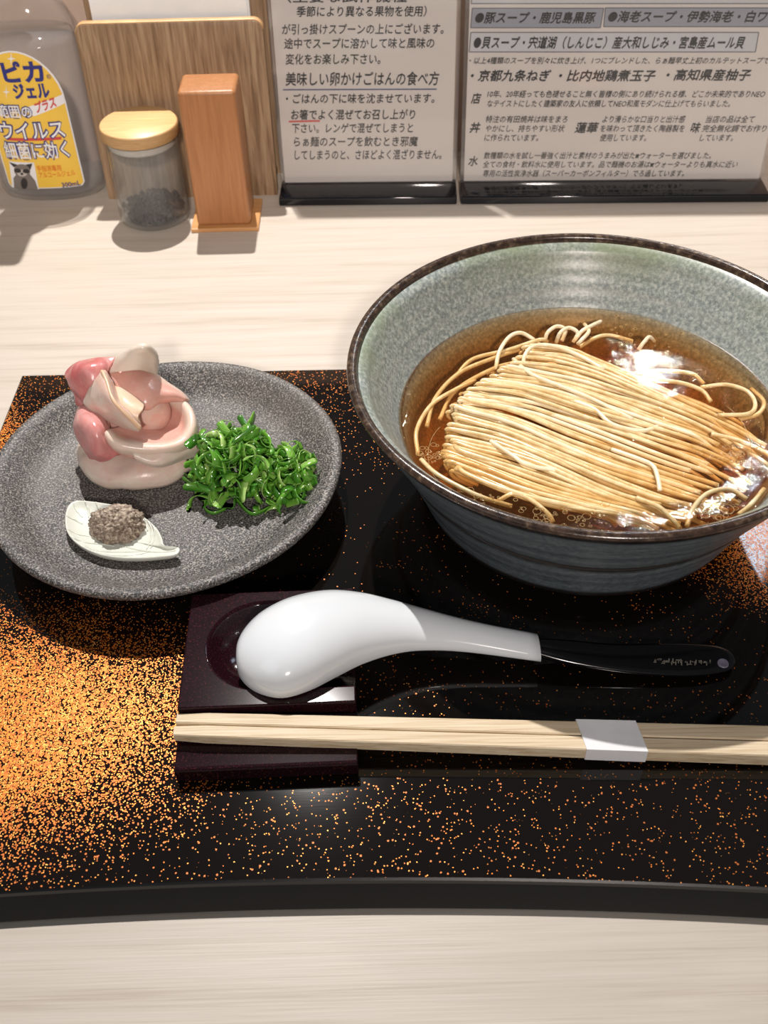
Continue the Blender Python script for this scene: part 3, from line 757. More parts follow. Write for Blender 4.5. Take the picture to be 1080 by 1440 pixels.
# ---------------- leaf dish and paste ----------------
def leaf():
    def lf(cx, cy, z): return atz(80 + cx * .1852, 690 + cy * .1852, z)
    outl = [(150, 75), (105, 95), (75, 140), (62, 210), (72, 300), (120, 375), (210, 440), (330, 488), (470, 512), (620, 516), (760, 508), (890, 492), (928, 470), (932, 440), (900, 432), (850, 428), (812, 412), (802, 370), (775, 310), (735, 262), (680, 215), (600, 165), (500, 125), (360, 98), (240, 82)]
    TOPZ = FLOOR + .0065
    O = smooth_path([lf(x, y, TOPZ) for x, y in outl + [outl[0]]], 100)[:-1]
    c = lf(430, 310, TOPZ); n = len(O)
    bm = bmesh.new()
    lv = [(.55, FLOOR + .0003), (.80, FLOOR + .0006), (.955, FLOOR + .0035), (.99, FLOOR + .0055), (1.0, TOPZ), (.985, TOPZ + .0005), (.955, TOPZ + .0001), (.90, TOPZ - .0010), (.75, TOPZ - .0022), (.5, TOPZ - .0030), (.25, TOPZ - .0034)]
    rings = []
    for s, z in lv:
        rings.append([bm.verts.new((c.x + (p.x - c.x) * s, c.y + (p.y - c.y) * s, z)) for p in O])
    for a, b in zip(rings[:-1], rings[1:]):
        for i in range(n): bm.faces.new((a[i], a[(i + 1) % n], b[(i + 1) % n], b[i]))
    bm.faces.new(rings[0][::-1]); ctr = bm.verts.new((c.x, c.y, TOPZ - .0035))
    for i in range(n): bm.faces.new((rings[-1][i], rings[-1][(i + 1) % n], ctr))
    root = empty('leaf_dish', (c.x, c.y, FLOOR), 'small white leaf-shaped ceramic dish at the near left of the plate', 'dish')
    body = from_bm('dish_body', bm, M['leafdish'], root)
    def sz(p):          # height of the dish top under p
        d = Vector((p.x - c.x, p.y - c.y)); best = 1.0
        ang = math.atan2(d.y, d.x); bo = min(O, key=lambda q: abs(math.atan2(math.sin(math.atan2(q.y - c.y, q.x - c.x) - ang), math.cos(math.atan2(q.y - c.y, q.x - c.x) - ang))))
        s = min(1, d.length / max(1e-6, math.hypot(bo.x - c.x, bo.y - c.y)))
        tab = [(0, -.0035), (.25, -.0034), (.5, -.0030), (.75, -.0022), (.90, -.0010), (.955, .0001), (.985, .0005), (1, 0)]
        for (a, za), (b, zb) in zip(tab[:-1], tab[1:]):
            if s <= b: return TOPZ + za + (zb - za) * (s - a) / (b - a)
        return TOPZ
    veins = [[(905, 462), (800, 458), (690, 448), (600, 430), (540, 412), (470, 385)],
             [(75, 305), (160, 322), (270, 332)], [(115, 370), (230, 385), (350, 385), (430, 400)], [(215, 440), (350, 452), (520, 450), (640, 446)],
             [(370, 488), (500, 490), (600, 478), (690, 452)], [(75, 205), (130, 215), (190, 240)], [(125, 105), (150, 150), (190, 190)], [(212, 85), (235, 130), (235, 190)],
             [(300, 100), (320, 140)], [(690, 235), (722, 300), (705, 370), (675, 430)], [(715, 258), (745, 310), (735, 370), (705, 425)], [(600, 170), (660, 230), (690, 300)]]
    for v in veins:
        pts = [lf(x, y, TOPZ - .001) for x, y in v]
        path = smooth_path(pts, 14)
        for q in path: q.z = sz(q) + .00005
        Vt, Ft = tube_data(path, lambda t: .00055 * (1 - .5 * abs(2 * t - 1)), 6)
        mesh('vein', Vt, Ft, M['leafvein'], root)
    # mound of coarse paste
    cc = lf(462, 262, FLOOR + .006)
    bm = bmesh.new(); bmesh.ops.create_icosphere(bm, subdivisions=6, radius=1)
    for v in bm.verts:
        p = v.co.copy()
        k = 1 + .16 * noise.noise(p * 2.2 + Vector((3, 1, 0)))
        cell = noise.voronoi(p * 8)[0][0]; cell2 = noise.voronoi(p * 15)[0][0]
        k += .10 - .17 * cell - .08 * cell2 + .03 * noise.noise(p * 20)
        q = Vector((p.x * .0140, p.y * .0112, p.z * .0105)) * k
        v.co = Vector((cc.x + q.x, cc.y + q.y, max(FLOOR + .0036, FLOOR + .0062 + q.z)))
    o = from_bm('paste_mound', bm, M['paste']); tag(o, 'mound of coarse grey-brown paste in the white leaf dish', 'condiment')
leaf()

# ---------------- cutlery rest ----------------
def rest():
    root = empty('cutlery_rest', (-.053, .279, TZ), 'dark red lacquer rest with a scooped well under spoon and chopsticks', 'rest')
    b0 = TZ + .0003
    # footprint corners, slightly rotated like the photograph
    xl, xr, yb, yf = -.0915, -.0145, .3240, .2335
    TOP, GR = .0310, .0225
    bm = bmesh.new()
    # top plate with stadium-shaped well: rings
    wx0, wx1, wc, wr = -.0815, .0060, .2925, .0250
    n = 64
    def stadium(rr, xr_end):
        pts = []
        cxl = wx0 + wr
        for k in range(n):
            t = k / n
            a = math.pi * .5 + math.pi * (k / (n - 1))
            pts.append((cxl + rr * math.cos(a), wc + rr * math.sin(a)))
        return pts
    # open-ended to the right edge: build strips (arc on the left, straight to right edge)
    def arc(rr):
        cxl = wx0 + wr; P = [(xr, wc + rr)]
        for k in range(n + 1):
            a = math.pi * .5 + math.pi * k / n
            P.append((cxl + rr * math.cos(a), wc + rr * math.sin(a)))
        P.append((xr, wc - rr)); return P
    lv = [(wr + .0008, TOP), (wr, TOP - .0003), (wr - .0012, TOP - .0018), (wr - .004, TOP - .0060), (wr - .009, TOP - .0095), (wr - .016, TOP - .0115), (.002, TOP - .0120)]
    rows = []
    for rr, z in lv: rows.append([bm.verts.new((x, y, z)) for x, y in arc(rr)])
    for a, b in zip(rows[:-1], rows[1:]):
        for i in range(len(a) - 1): bm.faces.new((a[i], a[i + 1], b[i + 1], b[i]))
    bm.faces.new(rows[-1])
    yt = .2590   # front edge of upper deck
    # outer deck: project outline of the arc to the rectangle
    outer = []
    for x, y in arc(wr + .0008):
        dx, dy = x - (wx0 + wr), y - wc
        if x >= wx0 + wr - 1e-9: outer.append((x, yb if dy > 0 else yt))
        else:
            k = min(abs((xl - (wx0 + wr)) / dx) if dx else 9e9, abs(((yb if dy > 0 else yt) - wc) / dy) if abs(dy) > 1e-6 else 9e9)
            outer.append((wx0 + wr + dx * k, wc + dy * k))
    # snap corners
    for cx_, cy_ in ((xl, yb), (xl, yt)):
        i = min(range(len(outer)), key=lambda i: (outer[i][0] - cx_) ** 2 + (outer[i][1] - cy_) ** 2); outer[i] = (cx_, cy_)
    ov = [bm.verts.new((x, y, TOP)) for x, y in outer]
    for i in range(len(ov) - 1): bm.faces.new((rows[0][i], rows[0][i + 1], ov[i + 1], ov[i]))
    # outer side walls of upper block
    def skirt(vs, drop):
        lowv = [bm.verts.new((v.co.x, v.co.y, drop)) for v in vs]
        for i in range(len(vs) - 1): bm.faces.new((vs[i], vs[i + 1], lowv[i + 1], lowv[i]))
        return lowv
    lw = skirt(ov, b0)
    # right end wall under the well
    re = [rows[k][0] for k in range(len(rows) - 1, -1, -1)]
    endline = [ov[0]] + [r[0] for r in rows] + [r[-1] for r in rows[::-1]] + [ov[-1]]
    bm.faces.new(endline + [lw[-1], lw[0]])
    bmesh.ops.recalc_face_normals(bm, faces=bm.faces)
    sh = Matrix.Rotation(R(1.0), 4, 'Z')
    cpt = Vector((-.053, .279, 0))
    for v in bm.verts:
        lean = (v.co.y - yf) * .00
        v.co = sh @ (v.co - cpt) + cpt
    o = from_bm('well_block', bm, M['lacquer_red'], root)
    for p in o.data.polygons:
        if p.normal.z > .98 and p.center.z > TOP - .0006 or abs(p.normal.z) < .05: p.use_smooth = False
    bv = o.modifiers.new('bev', 'BEVEL'); bv.width = .0007; bv.segments = 2; bv.limit_method = 'ANGLE'; bv.angle_limit = R(40)
    autosmooth(o, 35)
    # lower shelf for the chopsticks, sloping a little, with a raised front lip
    prof = [(yt - .0002, b0), (yt - .0002, GR + .0010), (yt - .004, GR), (yt - .018, GR - .0008), (yf + .0022, GR - .0004), (yf + .0009, GR - .0002), (yf + .0001, GR - .0012), (yf + .0006, b0)]
    bm = bmesh.new()
    A = [bm.verts.new((xl - .0002, y, z)) for y, z in prof]; B = [bm.verts.new((xr, y, z)) for y, z in prof]
    for i in range(len(prof)): bm.faces.new((A[i], A[(i + 1) % len(prof)], B[(i + 1) % len(prof)], B[i]))
    bm.faces.new(A); bm.faces.new(B[::-1])
    for v in bm.verts: v.co = sh @ (v.co - cpt) + cpt
    o = from_bm('chopstick_shelf', bm, M['lacquer_red'], root, False); bv = o.modifiers.new('bev', 'BEVEL'); bv.width = .0006; bv.segments = 2; bv.limit_method = 'ANGLE'; bv.angle_limit = R(30)
    return GR
GR = rest()

# ---------------- spoon ----------------
def spoon():
    root = empty('soup_spoon', (.04, .29, TZ), 'white porcelain spoon with black handle, face down on the dark red rest', 'spoon')
    def cr(cx, cy): return (220 + cx * .5185, 800 + cy * .5189)
    top = [(216, 243), (225, 195), (252, 150), (300, 108), (375, 73), (470, 56), (560, 63), (640, 82), (720, 104), (800, 126), (900, 150), (1030, 174)]
    bot = [(216, 250), (224, 290), (255, 325), (300, 345), (352, 349), (420, 328), (490, 292), (560, 257), (640, 231), (720, 220), (840, 224), (1043, 250)]
    zc = [.0315, .0315, .0315, .032, .0325, .0325, .032, .031, .0295, .028, .026, .0225]
    dome = [.0015, .008, .0125, .016, .018, .018, .016, .013, .010, .0075, .006, .0045]
    # smooth interpolation of stations
    T = smooth_path([Vector((*cr(*p), 0)) for p in top], 60); B = smooth_path([Vector((*cr(*p), 0)) for p in bot], 60)
    Z = smooth_path([Vector((z, d, 0)) for z, d in zip(zc, dome)], 60)
    V, Fc = [], []; m = 28
    for i in range(61):
        z, d = Z[i].x, max(.0012, Z[i].y)
        a = atz(T[i].x, T[i].y + d * 620, z); b = atz(B[i].x, B[i].y, z)   # upper outline is the dome's own silhouette
        c = (a + b) / 2; h = (a - b) / 2
        for k in range(m):
            q = 2 * math.pi * k / m
            u, w_ = math.cos(q), math.sin(q)
            zz = d * (abs(w_) ** .9) if w_ > 0 else -.0022 * (abs(w_) ** .7)
            V.append(Vector((c.x + h.x * u, c.y + h.y * u, z + zz)))
    for i in range(60):
        for k in range(m):
            Fc.append((i * m + k, i * m + (k + 1) % m, (i + 1) * m + (k + 1) % m, (i + 1) * m + k))
    Fc.append(tuple(range(m - 1, -1, -1))); Fc.append(tuple(range(60 * m, 61 * m)))
    mn = min(v.z for v in V)
    o = mesh('spoon_head', V, Fc, M['porcelain'], root); tag(o, 'white porcelain scoop and neck')
    # black handle
    tp = [(746, 899), (800, 901), (860, 906), (920, 905), (975, 906), (1010, 909), (1028, 918), (1034, 930)]
    bt = [(748, 921), (800, 934), (860, 944), (920, 950), (975, 951), (1010, 947), (1028, 941), (1034, 932)]
    zc = [.0235, .0215, .0195, .018, .0172, .0168, .0166, .0165]; dm = [.0035, .0030, .0028, .0025, .0022, .0020, .0016, .0004]
    T = smooth_path([Vector((x, y, 0)) for x, y in tp], 40); B = smooth_path([Vector((x, y, 0)) for x, y in bt], 40); Z = smooth_path([Vector((z, d, 0)) for z, d in zip(zc, dm)], 40)
    V, Fc = [], []; m = 16
    for i in range(41):
        z, d = Z[i].x, max(.0003, Z[i].y); a = atz(T[i].x, T[i].y, z); b = atz(B[i].x, B[i].y, z); c = (a + b) / 2; h = (a - b) / 2
        for k in range(m):
            q = 2 * math.pi * k / m; V.append(Vector((c.x + h.x * math.cos(q), c.y + h.y * math.cos(q), max(TZ + .0004, z + d * .7 * math.copysign(abs(math.sin(q)) ** .6, math.sin(q))))))
    for i in range(40):
        for k in range(m): Fc.append((i * m + k, i * m + (k + 1) % m, (i + 1) * m + (k + 1) % m, (i + 1) * m + k))
    Fc.append(tuple(range(m - 1, -1, -1))); Fc.append(tuple(range(40 * m, 41 * m)))
    h = mesh('spoon_handle', V, Fc, M['black_gloss'], root); tag(h, 'glossy black handle with a hole in its rounded end')
    # grey disc in the hole near the tip, a reflection put into its colour
    hc = atz(1017, 932, .0186)
    pr = [(.0022 + .0005 * math.cos(R(a)), hc.z + .0005 * math.sin(R(a))) for a in range(0, 360, 45)]
    lathe('hanging_hole', [(0, hc.z - .0002), (.0020, hc.z - .0001), (.0024, hc.z + .0001), (.0026, hc.z - .0006)], M['hole_reflection'], h, 20, (hc.x, hc.y))
    # faint printed line of tiny characters
    rnd = random.Random(5); V, Fc = [], []
    for i in range(15):
        px = 906 + i * 6.6
        for _ in range(3):
            x0, y0 = px + rnd.uniform(-2, 2), 929 + i * .25 + rnd.uniform(-3, 3); w_, h_ = rnd.choice([(2.6, .6), (.7, 2.8), (1.6, .6)])
            b = len(V)
            for dx, dy in ((-w_, -h_), (w_, -h_), (w_, h_), (-w_, h_)): V.append(atz(x0 + dx, y0 + dy, .0198 - i * .00004))
            Fc.append((b, b + 3, b + 2, b + 1))
    tag(mesh('printed_characters', V, Fc, M['gold_faint'], h, False), kind='stuff')
spoon()

# ---------------- chopsticks ----------------
def chopsticks():
    L0 = Vector((-.0912, .2555, GR + .0036)); L1 = Vector((.178, .2435, TZ + .0052))
    labs = ['pale square wooden chopstick, the one nearer the white spoon', 'pale square wooden chopstick, the one nearer the front edge of the tray']
    for k in range(2):
        a = L0 + Vector((-.0002 - .0004 * k, -.0063 * k, 0)); b = L1 + Vector((0, -.0080 * k, 0))
        bm = bmesh.new(); n = 20; rings = []
        for i in range(n + 1):
            t = i / n; p = a.lerp(b, t); h = (.00285 + .0011 * t); hy = (.0029 + .00088 * t)
            e = .0005; rg = []
            if i == 0: h *= .8; hy *= .85
            for y, z in ((-hy + e, -h), (hy - e, -h), (hy, -h + e), (hy, h - e), (hy - e, h), (-hy + e, h), (-hy, h - e), (-hy, -h + e)):
                rg.append(bm.verts.new((p.x, p.y + y * .985, p.z + z)))
            rings.append(rg)
        for r0, r1 in zip(rings[:-1], rings[1:]):
            for j in range(8): bm.faces.new((r0[j], r0[(j + 1) % 8], r1[(j + 1) % 8], r1[j]))
        bm.faces.new(rings[0][::-1]); bm.faces.new(rings[-1])
        tag(from_bm('chopstick', bm, M['chopstick'], smooth=False), labs[k], 'chopstick', 'pair of disposable chopsticks')
    # paper band round both
    t0, t1 = .640, .735; V = []
    for t, sl in ((t0, 0), (t1, 0)):
        p = L0.lerp(L1, t); h = .00285 + .0011 * t + .0003; hy = .0030 + .00088 * t
        ya, yb = p.y + hy + .0003, p.y - .0060 - .0018 * t - hy - .0003
        dx = .0012
        for y, z, s in ((ya, -h, -1), (ya, h, -1), ((ya + yb) / 2, h + .0001, 0), (yb, h, 1), (yb, -h, 1)):
            V.append((p.x + dx * s, y, p.z + z))
    Fc = [(i, (i + 1) % 5, 5 + (i + 1) % 5, 5 + i) for i in range(5)]
    o = mesh('paper_band', V, Fc, M['band'], smooth=False)
    m = o.modifiers.new('t', 'SOLIDIFY'); m.thickness = .00015; m.offset = 1
    tag(o, 'white paper band wrapped round the two chopsticks', 'band')
chopsticks()

# ---------------- wooden block, jar, napkin stand ----------------
def card_block():
    root = empty('wooden_block_holder', (-.116, .737, 0), 'tall orange-brown wooden block standing on a thin square base', 'holder')
    bm = box_bm(-.1425, -.0905, .7185, .7655, 0, .0032, .0008, 2); from_bm('base_plate', bm, M['cherry_lt'], root, False)
    bm = box_bm(-.1375, -.0965, .7225, .7560, .0032, .1065, .0028, 4); autosmooth(from_bm('upright_block', bm, M['cherry'], root), 40)
card_block()
def jar():
    c = (-.1735, .7465); root = empty('spice_jar', (c[0], c[1], 0), 'small glass jar with round bamboo lid in front of the napkin stand', 'jar')
    lathe('glass_body', [(0, .0004), (.0245, .0004), (.0272, .0025), (.0276, .005), (.0272, .058), (.0262, .0665), (.0246, .0665), (.0254, .058), (.0258, .006), (.024, .004), (0, .004)], M['glass'], root, 64, c)
    lathe('sealing_ring', [(.0235, .0600), (.0250, .0600), (.0252, .0612), (.0250, .0625), (.0252, .0635), (.0252, .0655), (.0235, .0655)], M['silicone'], root, 64, c, closed=True)
    lathe('lid', [(0, .0668), (.0280, .0668), (.0288, .0676), (.0288, .0748), (.0284, .0755), (.0280, .0757)], M['bamboo_edge'], root, 72, c)
    lathe('lid_top', [(.0281, .0756), (.0277, .0760), (0, .0760)], M['bamboo'], root, 72, c)
    V, Fc = [], []; rnd = random.Random(2)
    for k in range(420):
        a = rnd.uniform(0, 6.28); r = .0232 * math.sqrt(rnd.random()); z = .0052 + rnd.uniform(0, .0085) * (1 - .3 * r / .023); s = rnd.uniform(.0019, .0028); b = len(V)
        ctr = Vector((c[0] + r * math.cos(a), c[1] + r * math.sin(a), z))
        for d in ((1, 0, 0), (0, 1, 0), (0, 0, 1), (-1, 0, 0), (0, -1, 0), (0, 0, -1)): V.append(ctr + Vector(d) * s)
        for f in ((0, 1, 2), (1, 3, 2), (3, 4, 2), (4, 0, 2), (1, 0, 5), (3, 1, 5), (4, 3, 5), (0, 4, 5)): Fc.append(tuple(b + i for i in f))
    o = mesh('peppercorns', V, Fc, M['spice']); tag(o, 'dark grains filling the bottom of the glass jar', 'spice', kind='stuff')
jar()
def napkin_stand():
    root = empty('napkin_stand', (-.148, .79, 0), 'wooden napkin stand with two rounded oak boards behind the jar', 'napkin stand')
    def board(name, x0, x1, y0, lean, h, th, r, mt):
        out = rounded_outline(x0, x1, 0, h, r, .0005)
        bm = prism_bm(out, lambda a, b, t: Vector((a, y0 + t * th + b * lean, b)), .0007)
        return autosmooth(from_bm(name, bm, mt, root), 40)
    f = board('front_board', -.2155, -.0790,   .7760, .05, .1325, .0075, .007, M['oak'])
    # pale edge strip along the front board's top
    out = rounded_outline(-.2158, -.0787, .0, .1330, .0072, .0005)
    arc_ = [p for p in out if p[1] > .1255]
    V, Fc = [], []
    for a, b in arc_:
        for t in (.0006, .0069): V.append(Vector((a, .7760 + t + b * .05, b + .0002)))
    for i in range(len(arc_) - 1): Fc.append((2 * i, 2 * i + 1, 2 * i + 3, 2 * i + 2))
    e = mesh('edge_strip', V, Fc, M['oak_edge'], f); m = e.modifiers.new('t', 'SOLIDIFY'); m.thickness = .0006
    b = board('rear_board', -.2135, -.0775, .8130, .02, .158, .0070, .008, M['oak'])
    bm = box_bm(-.2100, -.0810, .7830, .8140, .0005, .0070, .001, 2); from_bm('floor_board', bm, M['oak'], root, False)
    # napkins standing between the boards
    for k in range(9):
        bm = bmesh.new(); x0, x1 = -.2040 + random.uniform(-.001, .001), -.0895 + random.uniform(-.001, .001); y = .7905 + k * .0021; h = .150 + random.uniform(-.002, .002)
        nx = 14; P = []
        for sgn in (0, 1):
            for z in (.0072, h * .5, h):
                P.append([bm.verts.new((x0 + (x1 - x0) * i / nx, y + .0014 * sgn + z * .028 + .0003 * math.sin(i * .9 + k), z)) for i in range(nx + 1)])
        loops = [P[0], P[1], P[2], P[5], P[4], P[3]]
        for q in range(6):
            a_, b_ = loops[q], loops[(q + 1) % 6]
            for i in range(nx): bm.faces.new((a_[i], a_[i + 1], b_[i + 1], b_[i]))
        bm.faces.new([l[0] for l in loops]); bm.faces.new([l[-1] for l in loops[::-1]])
        tag(from_bm('paper_napkin', bm, M['napkin'], smooth=False), 'white paper napkin upright between the two oak boards', 'napkin', 'napkins in the wooden stand')
napkin_stand()

# ---------------- lettering ----------------
def text_mesh(s, shear=.12, bold=0.0, stroke=0.0):
    cu = bpy.data.curves.new('txt', 'FONT'); cu.body = s; cu.size = 1; cu.shear = shear; cu.offset = bold; cu.resolution_u = 2; cu.fill_mode = 'FRONT' if hasattr(cu, 'fill_mode') else cu.fill_mode
    o = bpy.data.objects.new('txt', cu); col.objects.link(o)
    dg = bpy.context.evaluated_depsgraph_get(); dg.update()
    me = bpy.data.meshes.new_from_object(o.evaluated_get(dg))
    bpy.data.objects.remove(o); bpy.data.curves.remove(cu)
    V = [v.co.copy() for v in me.vertices]; Fc = [tuple(p.vertices) for p in me.polygons]
    bpy.data.meshes.remove(me)
    if stroke:
        n0 = len(V); base = list(V); f0 = list(Fc)
        for k, (dx, dy) in enumerate(((1, 0), (.5, .7), (.5, -.7))):
            b = len(V); V += [Vector((v.x + dx * stroke, v.y + dy * stroke, 0)) for v in base]; Fc += [tuple(b + i for i in f) for f in f0]
    return V, Fc
def place_text(store, s, pA, pB, hvec, shear=.12, bold=.0, lift=None, stroke=0.0):
    """text run from pA to pB (centre line), glyph height vector hvec"""
    V, Fc = text_mesh(s, shear, bold, stroke)
    if not V: return
    x0, x1 = min(v.x for v in V), max(v.x for v in V)
    b = len(store[0]); w_ = max(1e-6, x1 - x0)
    for v in V:
        p = pA.lerp(pB, (v.x - x0) / w_) + hvec * ((v.y - .34) / .88)
        store[0].append(lift(p) if lift else p)
    for f in Fc: store[1].append(tuple(b + i for i in f))
def quad(store, pts, lift=None):
    b = len(store[0]); store[0].extend([lift(p) if lift else p for p in pts]); store[1].append(tuple(range(b, b + len(pts))))

def menu_stand(label, x0, x1, y0, y1, lines, extra, lowtext=None):
    """bar from (x0,y0) to (x1,y1) (front lower edge), sheet leaning back from the bar's rear"""
    root = empty('menu_stand', ((x0 + x1) / 2, (y0 + y1) / 2, 0), label, 'menu')
    A, B = Vector((x0, y0, 0)), Vector((x1, y1, 0)); ux = (B - A).normalized(); uy = Vector((-ux.y, ux.x, 0)); W = (B - A).length
    LEAN = .10; D = .0240; H = .195
    up = (Vector((0, 0, 1)) + uy * LEAN).normalized()
    org = A + uy * D + Vector((0, 0, .0072)); nrm = ux.cross(up).normalized()   # points to camera side
    if nrm.y > 0: nrm = -nrm
    # black base bar
    bm = box_bm(0, W, 0, .0300, 0, .0068, .0010, 3)
    for v in bm.verts: v.co = A + ux * v.co.x + uy * v.co.y + Vector((0, 0, v.co.z))
    autosmooth(from_bm('base_bar', bm, M['black_acrylic'], root), 40)
    def slab(name, a0, a1, b0, b1, d0, d1, mt, bev=0):
        bm = box_bm(a0, a1, d0, d1, b0, b1, bev, 2)
        for v in bm.verts: v.co = org + ux * v.co.x + up * v.co.z - nrm * v.co.y
        return from_bm(name, bm, mt, root, False)
    slab('paper_sheet', .003, W - .003, .0004, H - .003, .0010, .0014, M['paper'])
    slab('acrylic_front', .0, W, .0, H, -.0012, .0000, M['acrylic'], .0003)
    slab('acrylic_back', .0, W, .0, H, .0022, .0036, M['acrylic'], .0003)
    pl = org - nrm * .0009            # plane of the print, just proud of the sheet
    def onp(px, py):
        d = _ray(px, py); c = Vector((0, 0, CAM_H)); t = (pl - c).dot(nrm) / d.dot(nrm); return c + d * t
    def run(px0, px1, py, h, s, shear=.15, bold=.014, slope=None, store=None):
        sl = slope if slope is not None else -.012
        a, b = onp(px0, py), onp(px1, py + sl * (px1 - px0))
        m_ = (px0 + px1) / 2
        hv = up * (onp(m_, py - h / 2) - onp(m_, py + h / 2)).dot(up)
        place_text(store, s, a, b, hv, shear, 0, None, bold)
    return root, onp, run, up
def clip_store(st, pred): return st

# first stand: instructions
root1, onp1, run1, up1 = menu_stand('narrow menu stand on a black bar with brush-written eating instructions, beside the napkin stand', -.0768, .0640, .7570, .7520, None, None)
st = ([], [])
for px0, px1, py, h, s in [
    (404, 574, -3, 14, '（主要な試作機種'), (417, 600, 17, 14, '季節により異なる果物を使用）'), (396, 624, 42, 14, 'が引っ掛けスプーンの上にございます。'),
    (399, 611, 62, 14, '途中でスープに溶かして味と風味の'), (401, 535, 84, 14, '変化をお楽しみ下さい。'), (401, 618, 112, 18, '美味しい卵かけごはんの食べ方'),
    (402, 611, 139.5, 13, '・ごはんの下に味を沈ませています。'), (409, 584, 162, 13.5, 'お箸でよく混ぜてお召し上がり'), (411, 581, 181, 13, '下さい。レンゲで混ぜてしまうと'),
    (413, 588, 200, 13, 'らぁ麺のスープを飲むとき邪魔'), (414, 621, 218.5, 13, 'してしまうのと、さほどよく混ざりません。')]:
    run1(px0, px1, py, h, s, .12, .035, -.004, st)
tag(mesh('printed_text', st[0], st[1], M['ink'], root1, False), kind='stuff')
def line(onp, x0, x1, y0, y1, w_, mt, root, name='ruled_line'):
    s = ([], []); quad(s, [onp(x0, y0 - w_), onp(x1, y1 - w_), onp(x1, y1 + w_), onp(x0, y0 + w_)]); mesh(name, s[0], s[1], mt, root, False)
line(onp1, 398, 614, 126.2, 125.4, .9, M['ink_blue'], root1); line(onp1, 406, 450, 171, 170, 1.3, M['ink_red'], root1)

# second stand: ingredients
root2, onp2, run2, up2 = menu_stand('wide menu stand on a black bar listing soups in boxed brush script, at the right', .0672, .3080, .7517, .7425, None, None)
def panel(x0, y0, x1, y1, fill, skew=4):
    P = [(x0 + skew * .3, y0), (x1 + skew, y0), (x1 - skew * .2, y1), (x0 - skew * .3, y1)]
    off = -up2.cross(Vector((1, 0, 0))) * 0
    s = ([], []); quad(s, [onp2(*p) for p in P])
    o = mesh('printed_panel', s[0], s[1], fill, root2, False)
    for (a, b) in zip(P, P[1:] + P[:1]):
        w_ = .7
        dx, dy = b[0] - a[0], b[1] - a[1]; l = math.hypot(dx, dy); nx, ny = -dy / l * w_, dx / l * w_
        s = ([], []); quad(s, [onp2(a[0] + nx, a[1] + ny), onp2(b[0] + nx, b[1] + ny), onp2(b[0] - nx, b[1] - ny), onp2(a[0] - nx, a[1] - ny)])
        q = mesh('panel_outline', [v + Vector((0, -.0001, 0)) for v in s[0]], s[1], M['box_line'], root2, False)
panel(664, -25, 1092, 5, M['box_light']); panel(663, 11.5, 845, 39, M['box_grey']); panel(850, 11, 1125, 37.5, M['box_grey']); panel(661, 45.5, 1063, 73, M['box_light'])
st = ([], [])
for px0, px1, py, h, s in [
    (668, 838, 25.5, 15, '●豚スープ・鹿児島黒豚'), (855, 1112, 24, 15, '●海老スープ・伊勢海老・白ワイン'), (666, 1047, 60.5, 16, '●貝スープ・宍道湖（しんじこ）産大和しじみ・宮島産ムール貝'),
    (660, 1092, 85.5, 9, '・以上4種類のスープを別々に炊き上げ、1つにブレンドした、らぁ麺早丈上初のカルテットスープです'),
    (662, 775, 107, 15, '・京都九条ねぎ'), (786, 922, 107, 15, '・比内地鶏煮玉子'), (937, 1056, 106, 15, '・高知県産柚子'),
    (662, 677, 139, 14, '店'), (685, 1076, 132.5, 9.5, '10年、20年経っても色褪せること無く皆様の側にあり続けられる様、どこか未来的でありNEO'), (685, 1027, 146, 9.5, 'なテイストにしたく建築家の友人に依頼してNEO和風モダンに仕上げてもらいました。'),
    (660, 676, 180, 14, '丼'), (683, 798, 168, 9.5, '特注の有田焼丼は味をまろ'), (683, 794, 181, 9.5, 'やかにし、持ちやすい形状'), (681, 757, 194, 9.5, 'に作られています。'),
    (808, 842, 180, 14, '蓮華'), (847, 964, 168, 9.5, 'より滑らかな口当りと出汁感'), (844, 963, 181, 9.5, 'を味わって頂きたく陶器製を'), (844, 909, 194, 9.5, '使用しています。'),
    (971, 985, 180, 14, '味'), (992, 1062, 168, 9.5, '当店の品は全て'), (987, 1078, 181, 9.5, '完全無化調でお作り'), (984, 1031, 194, 9.5, 'しています。'),
    (658, 672, 227, 13, '水'), (680, 1000, 219, 9, '数種類の水を試し一番強く出汁と素材のうまみが出たπウォーターを選びました。'), (679, 1037, 231.5, 9, '全ての食材・飲料水に使用しています。品で麺機のお湯はπウォーターよりも真水に近い'),
    (679, 962, 244, 9, '専用の活性炭浄水器（スーパーカーボンフィルター）でろ過しています。')]:
    run2(px0, px1, py, h, s, .22, .028 if h < 11 else .05, 0.0, st)
tag(mesh('printed_text', [v + Vector((0, -.0001, 0)) for v in st[0]], st[1], M['ink'], root2, False), kind='stuff')

